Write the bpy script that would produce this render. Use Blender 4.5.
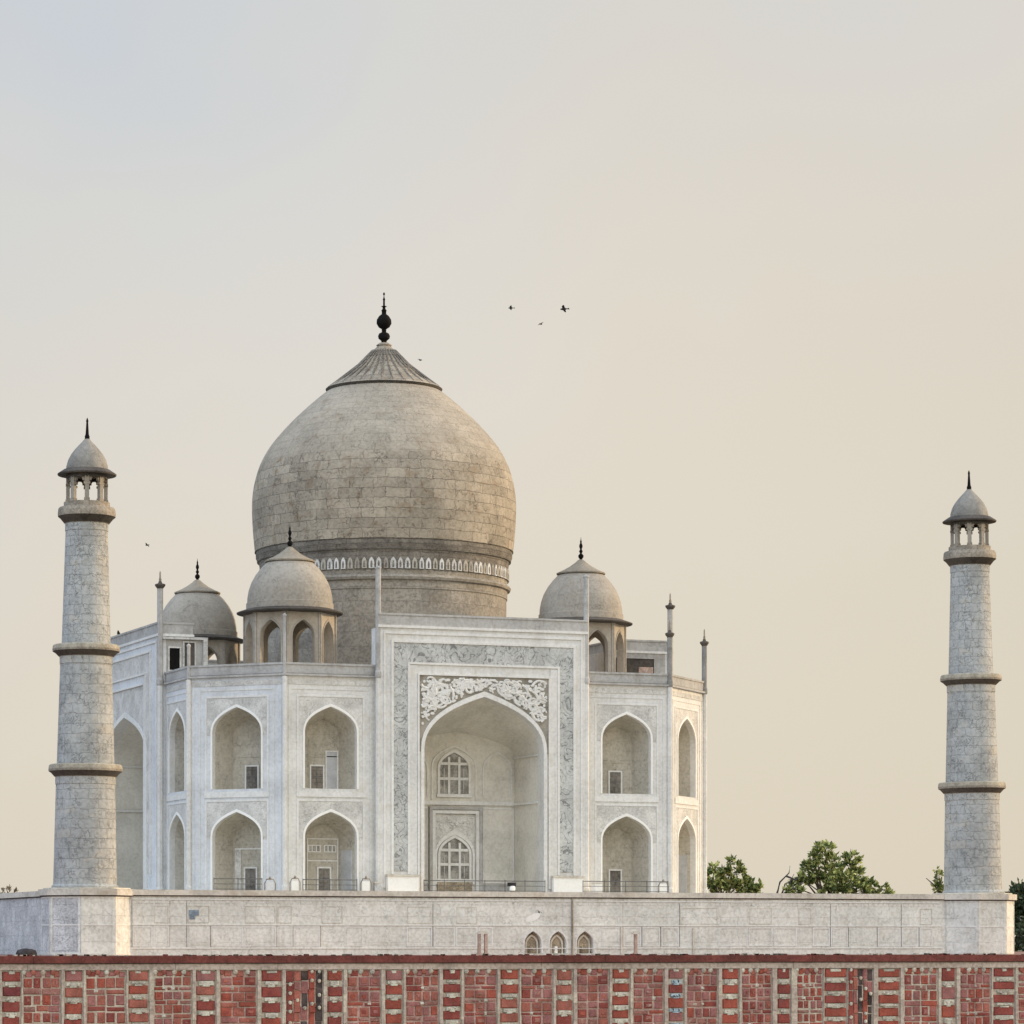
import bpy, math, random
from mathutils import Vector, Matrix
from mathutils.geometry import tessellate_polygon
random.seed(11)
PI = math.pi
for o in list(bpy.data.objects): bpy.data.objects.remove(o, do_unlink=True)
scene = bpy.context.scene
COL = scene.collection

# ------------------------------------------------------------------ camera
ANG = math.radians(20.17); S, C = math.sin(ANG), math.cos(ANG)
DIST, FPX, HOR, EYE, CX = 359.85, 3297.8, 943.8, 4.95, 384.0
cam = bpy.data.cameras.new('camera'); camo = bpy.data.objects.new('camera', cam); COL.objects.link(camo)
camo.location = (-S*DIST, -C*DIST, -EYE)
camo.rotation_euler = (PI/2, 0, -ANG)
cam.sensor_width = 36; cam.lens = FPX/1024*36
cam.shift_x = (512-CX)/1024; cam.shift_y = (HOR-512)/1024
cam.clip_start = 1; cam.clip_end = 8000
scene.camera = camo
scene.render.resolution_x = 1024; scene.render.resolution_y = 1024

# ------------------------------------------------------------------ sun and sky
SUN_H = (0.9995, -0.03); SUN_EL = math.radians(15)
sd = Vector((SUN_H[0]*math.cos(SUN_EL), SUN_H[1]*math.cos(SUN_EL), math.sin(SUN_EL))).normalized()
sun = bpy.data.lights.new('sun', 'SUN'); suno = bpy.data.objects.new('sun', sun); COL.objects.link(suno)
sun.energy = 3.0; sun.angle = math.radians(1.5); sun.color = (1.0, 0.74, 0.47)
suno.rotation_euler = (-sd).to_track_quat('-Z', 'Y').to_euler()
suno.location = (200, 0, 120)

w = bpy.data.worlds.new('World'); scene.world = w; w.use_nodes = True
nt = w.node_tree; nt.nodes.clear(); N = nt.nodes; L = nt.links
wo = N.new('ShaderNodeOutputWorld'); bg = N.new('ShaderNodeBackground'); bg.inputs[1].default_value = 1
sky = N.new('ShaderNodeTexSky'); sky.sky_type = 'NISHITA'; sky.sun_disc = False
sky.sun_elevation = SUN_EL; sky.sun_rotation = math.atan2(sd.x, sd.y)
tc = N.new('ShaderNodeTexCoord')
def vmath(op, a, b):
    n = N.new('ShaderNodeVectorMath'); n.operation = op
    L.new(a, n.inputs[0])
    if isinstance(b, (tuple, list)): n.inputs[1].default_value = b
    else: L.new(b, n.inputs[1])
    return n
def wm(op, a, b=None, clamp=False):
    n = N.new('ShaderNodeMath'); n.operation = op; n.use_clamp = clamp
    for i, q in enumerate((a, b)):
        if q is None: continue
        if isinstance(q, (int, float)): n.inputs[i].default_value = q
        else: L.new(q, n.inputs[i])
    return n.outputs[0]
dr = tc.outputs['Generated']
lr = vmath('DOT_PRODUCT', dr, (C, -S, 0)).outputs['Value']
fw = vmath('DOT_PRODUCT', dr, (S, C, 0)).outputs['Value']
sep = N.new('ShaderNodeSeparateXYZ'); L.new(dr, sep.inputs[0]); dz = sep.outputs['Z']
nz = N.new('ShaderNodeTexNoise'); nz.inputs['Scale'].default_value = 9.0; nz.inputs['Detail'].default_value = 3
L.new(dr, nz.inputs['Vector'])
t = wm('SUBTRACT', wm('MULTIPLY', dz, 0.92), wm('MULTIPLY', lr, 0.42))
t = wm('ADD', t, wm('MULTIPLY', wm('SUBTRACT', nz.outputs['Fac'], 0.5), 0.16))
t = wm('DIVIDE', t, 0.40, True)
ramp = N.new('ShaderNodeValToRGB'); L.new(t, ramp.inputs[0]); cr = ramp.color_ramp
def lin(r, g, b, k=1.0):
    return tuple((((c/255)/12.92) if c/255 <= 0.04045 else (((c/255)+0.055)/1.055)**2.4)*k for c in (r, g, b)) + (1,)
cr.elements[0].position = 0.0; cr.elements[0].color = lin(216, 206, 188)
cr.elements[1].position = 0.92; cr.elements[1].color = lin(192, 202, 217)
e = cr.elements.new(0.25); e.color = lin(219, 210, 195)
e = cr.elements.new(0.45); e.color = lin(218, 212, 203)
e = cr.elements.new(0.62); e.color = lin(213, 212, 208)
# sky gain raised overhead and behind the viewer, added as unseen fill light
up = N.new('ShaderNodeMapRange'); up.interpolation_type = 'SMOOTHSTEP'; L.new(dz, up.inputs[0])
up.inputs[1].default_value = 0.34; up.inputs[2].default_value = 0.85; up.inputs[3].default_value = 0; up.inputs[4].default_value = 1
bk = N.new('ShaderNodeMapRange'); bk.interpolation_type = 'SMOOTHSTEP'; L.new(fw, bk.inputs[0])
bk.inputs[1].default_value = 0.5; bk.inputs[2].default_value = -0.6; bk.inputs[3].default_value = 0; bk.inputs[4].default_value = 1
gain = wm('ADD', wm('ADD', 0.98, wm('MULTIPLY', up.outputs[0], 0.6)), wm('MULTIPLY', bk.outputs[0], 1.35))
bl = N.new('ShaderNodeMapRange'); bl.interpolation_type = 'SMOOTHSTEP'; L.new(lr, bl.inputs[0])   # bluer air away from the sun
bl.inputs[1].default_value = -0.18; bl.inputs[2].default_value = -0.8; bl.inputs[3].default_value = 0; bl.inputs[4].default_value = 1
tint = N.new('ShaderNodeMix'); tint.data_type = 'RGBA'; tint.blend_type = 'MULTIPLY'; L.new(bl.outputs[0], tint.inputs[0]); L.new(ramp.outputs[0], tint.inputs[6])
tint.inputs[7].default_value = (0.87, 0.95, 1.05, 1)
# faint cream glow in the haze low behind the dome
gd = wm('ADD', wm('POWER', wm('ABSOLUTE', wm('DIVIDE', wm('SUBTRACT', lr, 0.03), 0.16)), 2.0), wm('POWER', wm('ABSOLUTE', wm('DIVIDE', wm('SUBTRACT', dz, 0.11), 0.13)), 2.0))
gl = N.new('ShaderNodeMapRange'); gl.interpolation_type = 'SMOOTHSTEP'; L.new(gd, gl.inputs[0])
gl.inputs[1].default_value = 0.0; gl.inputs[2].default_value = 1.5; gl.inputs[3].default_value = 0.045; gl.inputs[4].default_value = 0
ff = wm('GREATER_THAN', fw, 0.0)
gain = wm('ADD', gain, wm('MULTIPLY', gl.outputs[0], ff))
cmix = vmath('SCALE', tint.outputs[2], (0, 0, 0)); L.new(gain, cmix.inputs['Scale'])
skys = vmath('SCALE', sky.outputs[0], (0, 0, 0)); skys.inputs['Scale'].default_value = 0.008
add = vmath('ADD', cmix.outputs[0], skys.outputs[0])
L.new(add.outputs[0], bg.inputs[0]); L.new(bg.outputs[0], wo.inputs[0])
scene.view_settings.view_transform = 'Standard'; scene.view_settings.look = 'None'
scene.view_settings.exposure = 0.0; scene.view_settings.gamma = 1

# ------------------------------------------------------------------ materials
def mat(name, base, var=0.12, rough=0.75, brick=None, joint=0.35, crack=0.0, stain=None, stain_amt=0.35,
        bump=0.25, scale=1.0, blocky=0.0, streak=0.0, cscale=0.55, spec=0.25, mot=0.72):
    m = bpy.data.materials.new(name); m.use_nodes = True
    T = m.node_tree; n = T.nodes; l = T.links
    b = n['Principled BSDF']; b.inputs['Roughness'].default_value = rough
    b.inputs['Specular IOR Level'].default_value = spec
    tc = n.new('ShaderNodeTexCoord'); uv = tc.outputs['UV']; ob = tc.outputs['Object']
    def noise(sc, det, vec, dist=0.0):
        q = n.new('ShaderNodeTexNoise'); q.inputs['Scale'].default_value = sc; q.inputs['Detail'].default_value = det
        q.inputs['Distortion'].default_value = dist; l.new(vec, q.inputs['Vector']); return q.outputs['Fac']
    def rng(v, a, c, lo, hi, smooth=True):
        q = n.new('ShaderNodeMapRange'); q.interpolation_type = 'SMOOTHSTEP' if smooth else 'LINEAR'
        l.new(v, q.inputs[0]); q.inputs[1].default_value = a; q.inputs[2].default_value = c
        q.inputs[3].default_value = lo; q.inputs[4].default_value = hi; return q.outputs[0]
    def mixc(f, a, c, mode='MIX'):
        q = n.new('ShaderNodeMix'); q.data_type = 'RGBA'; q.blend_type = mode
        if isinstance(f, (int, float)): q.inputs[0].default_value = f
        else: l.new(f, q.inputs[0])
        for i, x in ((6, a), (7, c)):
            if isinstance(x, tuple): q.inputs[i].default_value = x
            else: l.new(x, q.inputs[i])
        return q.outputs[2]
    def mul(a, c):
        q = n.new('ShaderNodeMath'); q.operation = 'MULTIPLY'
        for i, x in enumerate((a, c)):
            if isinstance(x, (int, float)): q.inputs[i].default_value = x
            else: l.new(x, q.inputs[i])
        return q.outputs[0]
    B4 = tuple(base) + (1,)
    dk = tuple(c*(1-var*1.6) for c in base) + (1,); lt = tuple(min(0.9, c*(1+var)) for c in base) + (1,)
    big = noise(0.22*scale, 5, ob, 0.6); mid = noise(1.7*scale, 6, ob); fine = noise(3.4*max(1, scale*.7), 9, ob, 0.3)
    col = mixc(rng(big, 0.35, 0.66, 0, 1), dk, lt)
    col = mixc(rng(mid, 0.3, 0.7, 0.0, 0.55), col, B4)
    col = mixc(rng(fine, 0.36, 0.60, 0.0, 1.0), mixc(1.0, col, (mot, mot, mot*.98, 1), 'MULTIPLY'), col)
    if stain:
        st = noise(0.55*scale, 7, ob, 1.2)
        col = mixc(rng(st, 0.52, 0.72, 0, stain_amt), col, tuple(stain) + (1,))
    if streak:
        mp = n.new('ShaderNodeMapping'); mp.inputs['Scale'].default_value = (1.6, 0.12, 1); l.new(uv, mp.inputs[0])
        ss = noise(1.2, 5, mp.outputs[0], 0.4)
        col = mixc(rng(ss, 0.5, 0.75, 0, streak), col, mixc(1.0, col, (0.62, 0.58, 0.52, 1), 'MULTIPLY'))
    height = mul(fine, 0.4)
    if brick:
        bt = n.new('ShaderNodeTexBrick'); bw, bh = brick
        ds = n.new('ShaderNodeVectorMath'); ds.operation = 'ADD'
        nn = n.new('ShaderNodeTexNoise'); nn.inputs['Scale'].default_value = 1.1; nn.inputs['Detail'].default_value = 6; l.new(uv, nn.inputs['Vector'])
        s2 = n.new('ShaderNodeVectorMath'); s2.operation = 'MULTIPLY_ADD'
        l.new(nn.outputs['Color'], s2.inputs[0]); s2.inputs[1].default_value = (0.75, 0.40, 0); s2.inputs[2].default_value = (-.37, -.2, 0)
        l.new(uv, ds.inputs[0]); l.new(s2.outputs[0], ds.inputs[1]); l.new(ds.outputs[0], bt.inputs['Vector'])
        bt.inputs['Scale'].default_value = 1.0; bt.inputs['Brick Width'].default_value = bw; bt.inputs['Row Height'].default_value = bh
        bt.inputs['Mortar Size'].default_value = 0.028; bt.inputs['Mortar Smooth'].default_value = 0.4
        bt.inputs['Color1'].default_value = (1, 1, 1, 1); bt.inputs['Color2'].default_value = (0, 0, 0, 1); bt.inputs['Mortar'].default_value = (0.5, 0.5, 0.5, 1)
        bt.offset = 0.5; bt.squash = 1.0
        if blocky:
            bc = rng(bt.outputs['Color'], 0, 1, 1-blocky, 1+blocky*0.6, False)
            cc = n.new('ShaderNodeCombineXYZ')
            for i in range(3): l.new(bc, cc.inputs[i])
            col = mixc(1.0, col, cc.outputs[0], 'MULTIPLY')
        jm = mul(mul(bt.outputs['Fac'], joint), rng(noise(0.8, 4, ob), 0.38, 0.6, 0.15, 1.0))
        col = mixc(jm, col, tuple(c*0.28 for c in base) + (1,))
        q = n.new('ShaderNodeMath'); q.operation = 'SUBTRACT'; l.new(height, q.inputs[0]); l.new(mul(bt.outputs['Fac'], 0.8), q.inputs[1]); height = q.outputs[0]
    if crack:
        dv = n.new('ShaderNodeVectorMath'); dv.operation = 'MULTIPLY_ADD'
        n3 = n.new('ShaderNodeTexNoise'); n3.inputs['Scale'].default_value = 1.6; n3.inputs['Detail'].default_value = 7; l.new(ob, n3.inputs['Vector'])
        l.new(n3.outputs['Color'], dv.inputs[0]); dv.inputs[1].default_value = (1.8, 1.8, 1.8); l.new(ob, dv.inputs[2])
        vo = n.new('ShaderNodeTexVoronoi'); vo.feature = 'DISTANCE_TO_EDGE'; vo.inputs['Scale'].default_value = cscale
        l.new(dv.outputs[0], vo.inputs['Vector'])
        ln = rng(vo.outputs['Distance'], 0.0, 0.035*max(1, cscale), 1, 0)
        gate = rng(noise(0.9, 5, ob, 0.5), 0.44, 0.6, 0, 1)
        cf = mul(mul(ln, gate), crack)
        col = mixc(cf, col, tuple(c*0.22 for c in base) + (1,))
        q = n.new('ShaderNodeMath'); q.operation = 'SUBTRACT'; l.new(height, q.inputs[0]); l.new(cf, q.inputs[1]); height = q.outputs[0]
    l.new(col, b.inputs['Base Color'])
    bp = n.new('ShaderNodeBump'); bp.inputs['Strength'].default_value = bump; bp.inputs['Distance'].default_value = 0.12
    l.new(height, bp.inputs['Height']); l.new(bp.outputs[0], b.inputs['Normal'])
    return m
M = {}
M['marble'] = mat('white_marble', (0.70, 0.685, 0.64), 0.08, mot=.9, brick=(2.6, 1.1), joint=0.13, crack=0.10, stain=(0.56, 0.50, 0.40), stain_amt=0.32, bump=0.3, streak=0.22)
M['marble_skytint'] = mat('sky_tinted_marble', (0.66, 0.67, 0.67), 0.08, mot=.91, brick=(2.4, 1.0), joint=0.12, crack=0.12, stain=(0.5, 0.48, 0.44), stain_amt=0.25, bump=0.3, streak=0.2)  # marble copy with the left faces' bluish skylight mixed into its colour
M['trim'] = mat('marble_trim', (0.73, 0.715, 0.67), 0.06, mot=.9, stain=(0.55, 0.48, 0.38), stain_amt=0.3, bump=0.2, streak=0.15)
M['white'] = mat('clean_white_marble', (0.86, 0.84, 0.78), 0.03, mot=.95, bump=0.1)
M['coping'] = mat('weathered_coping', (0.46, 0.445, 0.415), 0.13, mot=.86, crack=0.2, stain=(0.28, 0.25, 0.21), stain_amt=0.5, bump=0.4, streak=0.3, cscale=1.3)
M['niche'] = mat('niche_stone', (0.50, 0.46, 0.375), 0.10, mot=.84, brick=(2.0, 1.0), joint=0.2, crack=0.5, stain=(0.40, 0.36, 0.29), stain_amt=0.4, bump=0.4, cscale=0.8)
M['greystone'] = mat('dark_weathered_stone', (0.27, 0.26, 0.24), 0.2, mot=.85, stain=(0.15, 0.14, 0.12), stain_amt=0.6, bump=0.5, scale=2)
M['pillar'] = mat('pavilion_column_stone', (0.36, 0.32, 0.26), 0.15, mot=.85, bump=.3)
M['capstone'] = mat('dark_cupola_stone', (0.27, 0.25, 0.215), 0.16, mot=.84, crack=0.3, stain=(0.4, 0.35, 0.28), stain_amt=0.4, bump=0.5, scale=2, cscale=1.2)
M['rim'] = mat('weathered_rim_stone', (0.44, 0.39, 0.30), 0.2, mot=.8, stain=(0.22, 0.18, 0.12), stain_amt=0.6, bump=0.6, scale=2)
M['capbrown'] = mat('brown_lotus_stone', (0.31, 0.265, 0.20), 0.15, mot=.84, bump=0.5)
M['recess'] = mat('portal_recess_stone', (0.70, 0.665, 0.58), 0.09, mot=.9, brick=(2.4, 1.2), joint=0.12, crack=0.2, stain=(0.5, 0.45, 0.36), stain_amt=0.3, bump=0.35, cscale=0.8)
M['inset'] = mat('carved_inset', (0.64, 0.62, 0.57), 0.12, mot=.84, crack=0.35, stain=(0.4, 0.38, 0.33), stain_amt=0.4, bump=0.6, scale=2.5, cscale=1.9)
M['dome'] = mat('dome_stone', (0.405, 0.345, 0.262), 0.12, mot=.82, brick=(2.5, 1.05), joint=0.8, blocky=0.18, crack=0.5, stain=(0.25, 0.175, 0.105), stain_amt=0.6, bump=0.8, cscale=0.75)
M['domeup'] = mat('dome_upper_stone', (0.405, 0.348, 0.268), 0.10, mot=.84, brick=(2.5, 1.05), joint=0.26, blocky=0.06, crack=0.35, stain=(0.28, 0.21, 0.14), stain_amt=0.45, bump=0.6, cscale=0.75)
M['domeband'] = mat('dome_band_stone', (0.25, 0.22, 0.18), 0.2, brick=(2.2, 0.5), joint=0.5, blocky=0.2, crack=0.3, stain=(0.14, 0.12, 0.10), stain_amt=0.5, bump=0.8, scale=2)
M['drum'] = mat('drum_stone', (0.36, 0.32, 0.26), 0.14, brick=(3.4, 1.6), joint=0.5, blocky=0.14, crack=0.35, stain=(0.25, 0.2, 0.14), stain_amt=0.4, bump=0.6, cscale=0.6)
M['kiosk'] = mat('kiosk_stone', (0.38, 0.34, 0.28), 0.10, mot=.86, brick=(2.6, 1.3), joint=0.12, crack=0.4, stain=(0.30, 0.24, 0.17), stain_amt=0.4, bump=0.4, cscale=0.5)
M['kioskwall'] = mat('kiosk_wall_stone', (0.44, 0.38, 0.30), 0.10, mot=.88, crack=0.15, stain=(0.34, 0.26, 0.18), stain_amt=0.4, bump=0.3)
M['eave'] = mat('dark_eave_and_shadow_line', (0.10, 0.085, 0.07), 0.25, stain=(0.08, 0.07, 0.06), stain_amt=0.6, bump=0.4)  # eave stone, also used to paint shadow lines under cornice and parapet
M['minaret'] = mat('minaret_stone', (0.435, 0.435, 0.41), 0.14, mot=.82, brick=(1.7, 0.9), joint=0.13, blocky=0.06, crack=0.32, stain=(0.52, 0.46, 0.36), stain_amt=0.45, bump=0.9, cscale=1.5)
M['balcony'] = mat('balcony_stone', (0.34, 0.29, 0.225), 0.2, crack=0.3, stain=(0.14, 0.11, 0.08), stain_amt=0.6, bump=0.6, scale=2)
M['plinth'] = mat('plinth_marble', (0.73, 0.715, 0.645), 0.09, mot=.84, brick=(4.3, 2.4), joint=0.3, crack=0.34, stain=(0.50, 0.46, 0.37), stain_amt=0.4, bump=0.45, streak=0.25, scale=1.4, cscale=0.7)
M['bastion'] = mat('cool_plinth_marble', (0.60, 0.60, 0.585), 0.16, brick=(2.5, 1.4), joint=0.2, crack=0.3, stain=(0.44, 0.43, 0.41), stain_amt=0.5, bump=0.7, scale=2.2, cscale=1.4)  # plinth marble copy, bluish skylit shade of the left sides in its colour
M['cornice'] = mat('plinth_cornice_stone', (0.62, 0.57, 0.48), 0.14, mot=.85, brick=(3.0, 3.0), joint=0.3, stain=(0.40, 0.32, 0.23), stain_amt=0.5, bump=0.4)
M['dark'] = mat('dark_opening_stone', (0.24, 0.215, 0.18), 0.3, bump=0.4, brick=(.5, .4), joint=0.5)
M['pane'] = mat('lattice_pane', (0.36, 0.34, 0.30), 0.3, rough=0.5, bump=0.3, scale=3, stain=(0.08, 0.075, 0.07), stain_amt=0.6)
M['bluewood'] = mat('grey_door_panel', (0.47, 0.475, 0.47), 0.12, mot=.92, bump=0.3, scale=2)
M['brownniche'] = mat('brown_niche_stone', (0.44, 0.36, 0.25), 0.3, crack=0.5, bump=0.6, scale=4, cscale=3)
M['metal'] = mat('blackened_metal', (0.010, 0.009, 0.008), 0.2, rough=0.8, spec=0.08)
M['rail'] = mat('grey_railing_metal', (0.16, 0.15, 0.14), 0.2, rough=0.6)
M['carve_back'] = mat('carved_ground', (0.33, 0.30, 0.245), 0.25, mot=.85, bump=0.4, scale=3)
M['redcap'] = mat('red_sandstone_cap', (0.165, 0.046, 0.036), 0.25, stain=(0.13, 0.045, 0.035), stain_amt=0.6, bump=0.4, scale=2, streak=0.3)
M['beam'] = mat('pale_sandstone_beam', (0.49, 0.41, 0.34), 0.14, crack=0.2, stain=(0.30, 0.21, 0.17), stain_amt=0.5, bump=0.4, cscale=1.6)
M['mortar'] = mat('pale_jointing', (0.54, 0.475, 0.38), 0.15, stain=(0.38, 0.22, 0.17), stain_amt=0.55, bump=0.6, scale=2.5)
reds = [(0.35, 0.085, 0.055), (0.27, 0.065, 0.05), (0.37, 0.125, 0.09), (0.19, 0.045, 0.045), (0.34, 0.14, 0.125)]
for i, r in enumerate(reds):
    M['red%d' % i] = mat('red_sandstone_' + 'abcde'[i], r, 0.2, stain=tuple(c*0.6+0.05 for c in r), stain_amt=0.5, bump=0.6, scale=3)
M['pinkmortar'] = mat('rosy_jointing', (0.47, 0.34, 0.28), 0.25, stain=(0.38, 0.17, 0.14), stain_amt=0.7, bump=0.6, scale=3)
M['pinkback'] = mat('faded_sandstone', (0.33, 0.15, 0.12), 0.25, stain=(0.42, 0.34, 0.28), stain_amt=0.6, bump=0.5, scale=3)
M['postone'] = mat('pinkish_post_stone', (0.50, 0.36, 0.29), 0.2, stain=(0.6, 0.55, 0.48), stain_amt=0.6, scale=3)
M['blackstrip'] = mat('near_black_sandstone', (0.075, 0.055, 0.05), 0.4, stain=(0.2, 0.14, 0.12), stain_amt=0.5, bump=0.5, scale=3)
M['blackstone'] = mat('sooty_stone', (0.035, 0.03, 0.032), 0.4, stain=(0.10, 0.09, 0.085), stain_amt=0.5, bump=0.5, scale=3)
M['blueinlay'] = mat('blue_grey_inlay', (0.42, 0.52, 0.58), 0.3, crack=0.9, bump=0.4, scale=5, cscale=5)
M['paleinlay'] = mat('pale_inlay', (0.60, 0.57, 0.47), 0.2, crack=0.6, bump=0.5, scale=4, cscale=4)
M['bluepatch'] = mat('faded_blue_cloth', (0.27, 0.34, 0.40), 0.3, bump=0.5, scale=3)
M['grass'] = mat('dry_grass_ground', (0.11, 0.12, 0.05), 0.3, stain=(0.22, 0.18, 0.11), stain_amt=0.6, scale=0.5)
M['sand'] = mat('river_sand', (0.36, 0.31, 0.23), 0.15, stain=(0.24, 0.2, 0.14), stain_amt=0.5, scale=0.3)
M['bark'] = mat('tree_bark', (0.09, 0.07, 0.05), 0.3, scale=3, bump=0.6)
M['drybark'] = mat('dead_grey_wood', (0.10, 0.095, 0.09), 0.3, scale=3)
M['feather'] = mat('dark_feathers', (0.03, 0.026, 0.022), 0.3)
M['terrace'] = mat('terrace_paving', (0.30, 0.16, 0.12), 0.2, brick=(1.2, 1.2), joint=0.4, scale=0.6)

# inscription band: grey marble with dark flowing inlay
def script_mat():
    m = mat('inscription_band_marble', (0.53, 0.53, 0.50), 0.14, mot=.82, crack=0.15, bump=0.3, scale=2)
    T = m.node_tree; n = T.nodes; l = T.links; b = n['Principled BSDF']
    src = b.inputs['Base Color'].links[0].from_socket
    tc = n.new('ShaderNodeTexCoord')
    no = n.new('ShaderNodeTexNoise'); no.inputs['Scale'].default_value = 0.62; no.inputs['Detail'].default_value = 2; no.inputs['Distortion'].default_value = 2.2
    l.new(tc.outputs['Object'], no.inputs['Vector'])
    a = n.new('ShaderNodeMath'); a.operation = 'SUBTRACT'; l.new(no.outputs['Fac'], a.inputs[0]); a.inputs[1].default_value = 0.5
    c = n.new('ShaderNodeMath'); c.operation = 'ABSOLUTE'; l.new(a.outputs[0], c.inputs[0])
    r = n.new('ShaderNodeMapRange'); l.new(c.outputs[0], r.inputs[0]); r.inputs[1].default_value = 0.01; r.inputs[2].default_value = 0.03
    r.inputs[3].default_value = 0.7; r.inputs[4].default_value = 0
    x = n.new('ShaderNodeMix'); x.data_type = 'RGBA'; l.new(r.outputs[0], x.inputs[0]); l.new(src, x.inputs[6]); x.inputs[7].default_value = (0.11, 0.11, 0.11, 1)
    l.new(x.outputs[2], b.inputs['Base Color'])
    return m
M['script'] = script_mat()

def leaf_mat(name, c1, c2, tr=0.35):
    m = bpy.data.materials.new(name); m.use_nodes = True; T = m.node_tree; n = T.nodes; l = T.links; n.clear()
    o = n.new('ShaderNodeOutputMaterial'); d = n.new('ShaderNodeBsdfPrincipled'); d.inputs['Roughness'].default_value = 0.5
    tl = n.new('ShaderNodeBsdfTranslucent'); mx = n.new('ShaderNodeMixShader'); mx.inputs[0].default_value = tr
    at = n.new('ShaderNodeUVMap'); sp = n.new('ShaderNodeSeparateXYZ'); l.new(at.outputs[0], sp.inputs[0])
    rp = n.new('ShaderNodeValToRGB'); l.new(sp.outputs[0], rp.inputs[0])
    rp.color_ramp.elements[0].color = c1 + (1,); rp.color_ramp.elements[1].color = c2 + (1,)
    l.new(rp.outputs[0], d.inputs['Base Color']); l.new(rp.outputs[0], tl.inputs[0])
    l.new(d.outputs[0], mx.inputs[1]); l.new(tl.outputs[0], mx.inputs[2]); l.new(mx.outputs[0], o.inputs[0])
    return m
M['leaf'] = leaf_mat('green_leaves', (0.04, 0.08, 0.016), (0.72, 0.76, 0.28))
M['leafdark'] = leaf_mat('dark_green_leaves', (0.035, 0.055, 0.03), (0.13, 0.17, 0.08), 0.2)
M['leafdry'] = leaf_mat('dry_leaves', (0.16, 0.12, 0.08), (0.32, 0.26, 0.18))

def water_mat():
    m = bpy.data.materials.new('river_water'); m.use_nodes = True; T = m.node_tree; n = T.nodes; l = T.links
    b = n['Principled BSDF']; b.inputs['Base Color'].default_value = (0.09, 0.09, 0.06, 1); b.inputs['Roughness'].default_value = 0.12
    no = n.new('ShaderNodeTexNoise'); no.inputs['Scale'].default_value = 0.8; no.inputs['Detail'].default_value = 5
    tc = n.new('ShaderNodeTexCoord'); l.new(tc.outputs['Object'], no.inputs['Vector'])
    bp = n.new('ShaderNodeBump'); bp.inputs['Strength'].default_value = 0.3; l.new(no.outputs['Fac'], bp.inputs['Height']); l.new(bp.outputs[0], b.inputs['Normal'])
    return m
M['water'] = water_mat()

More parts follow.
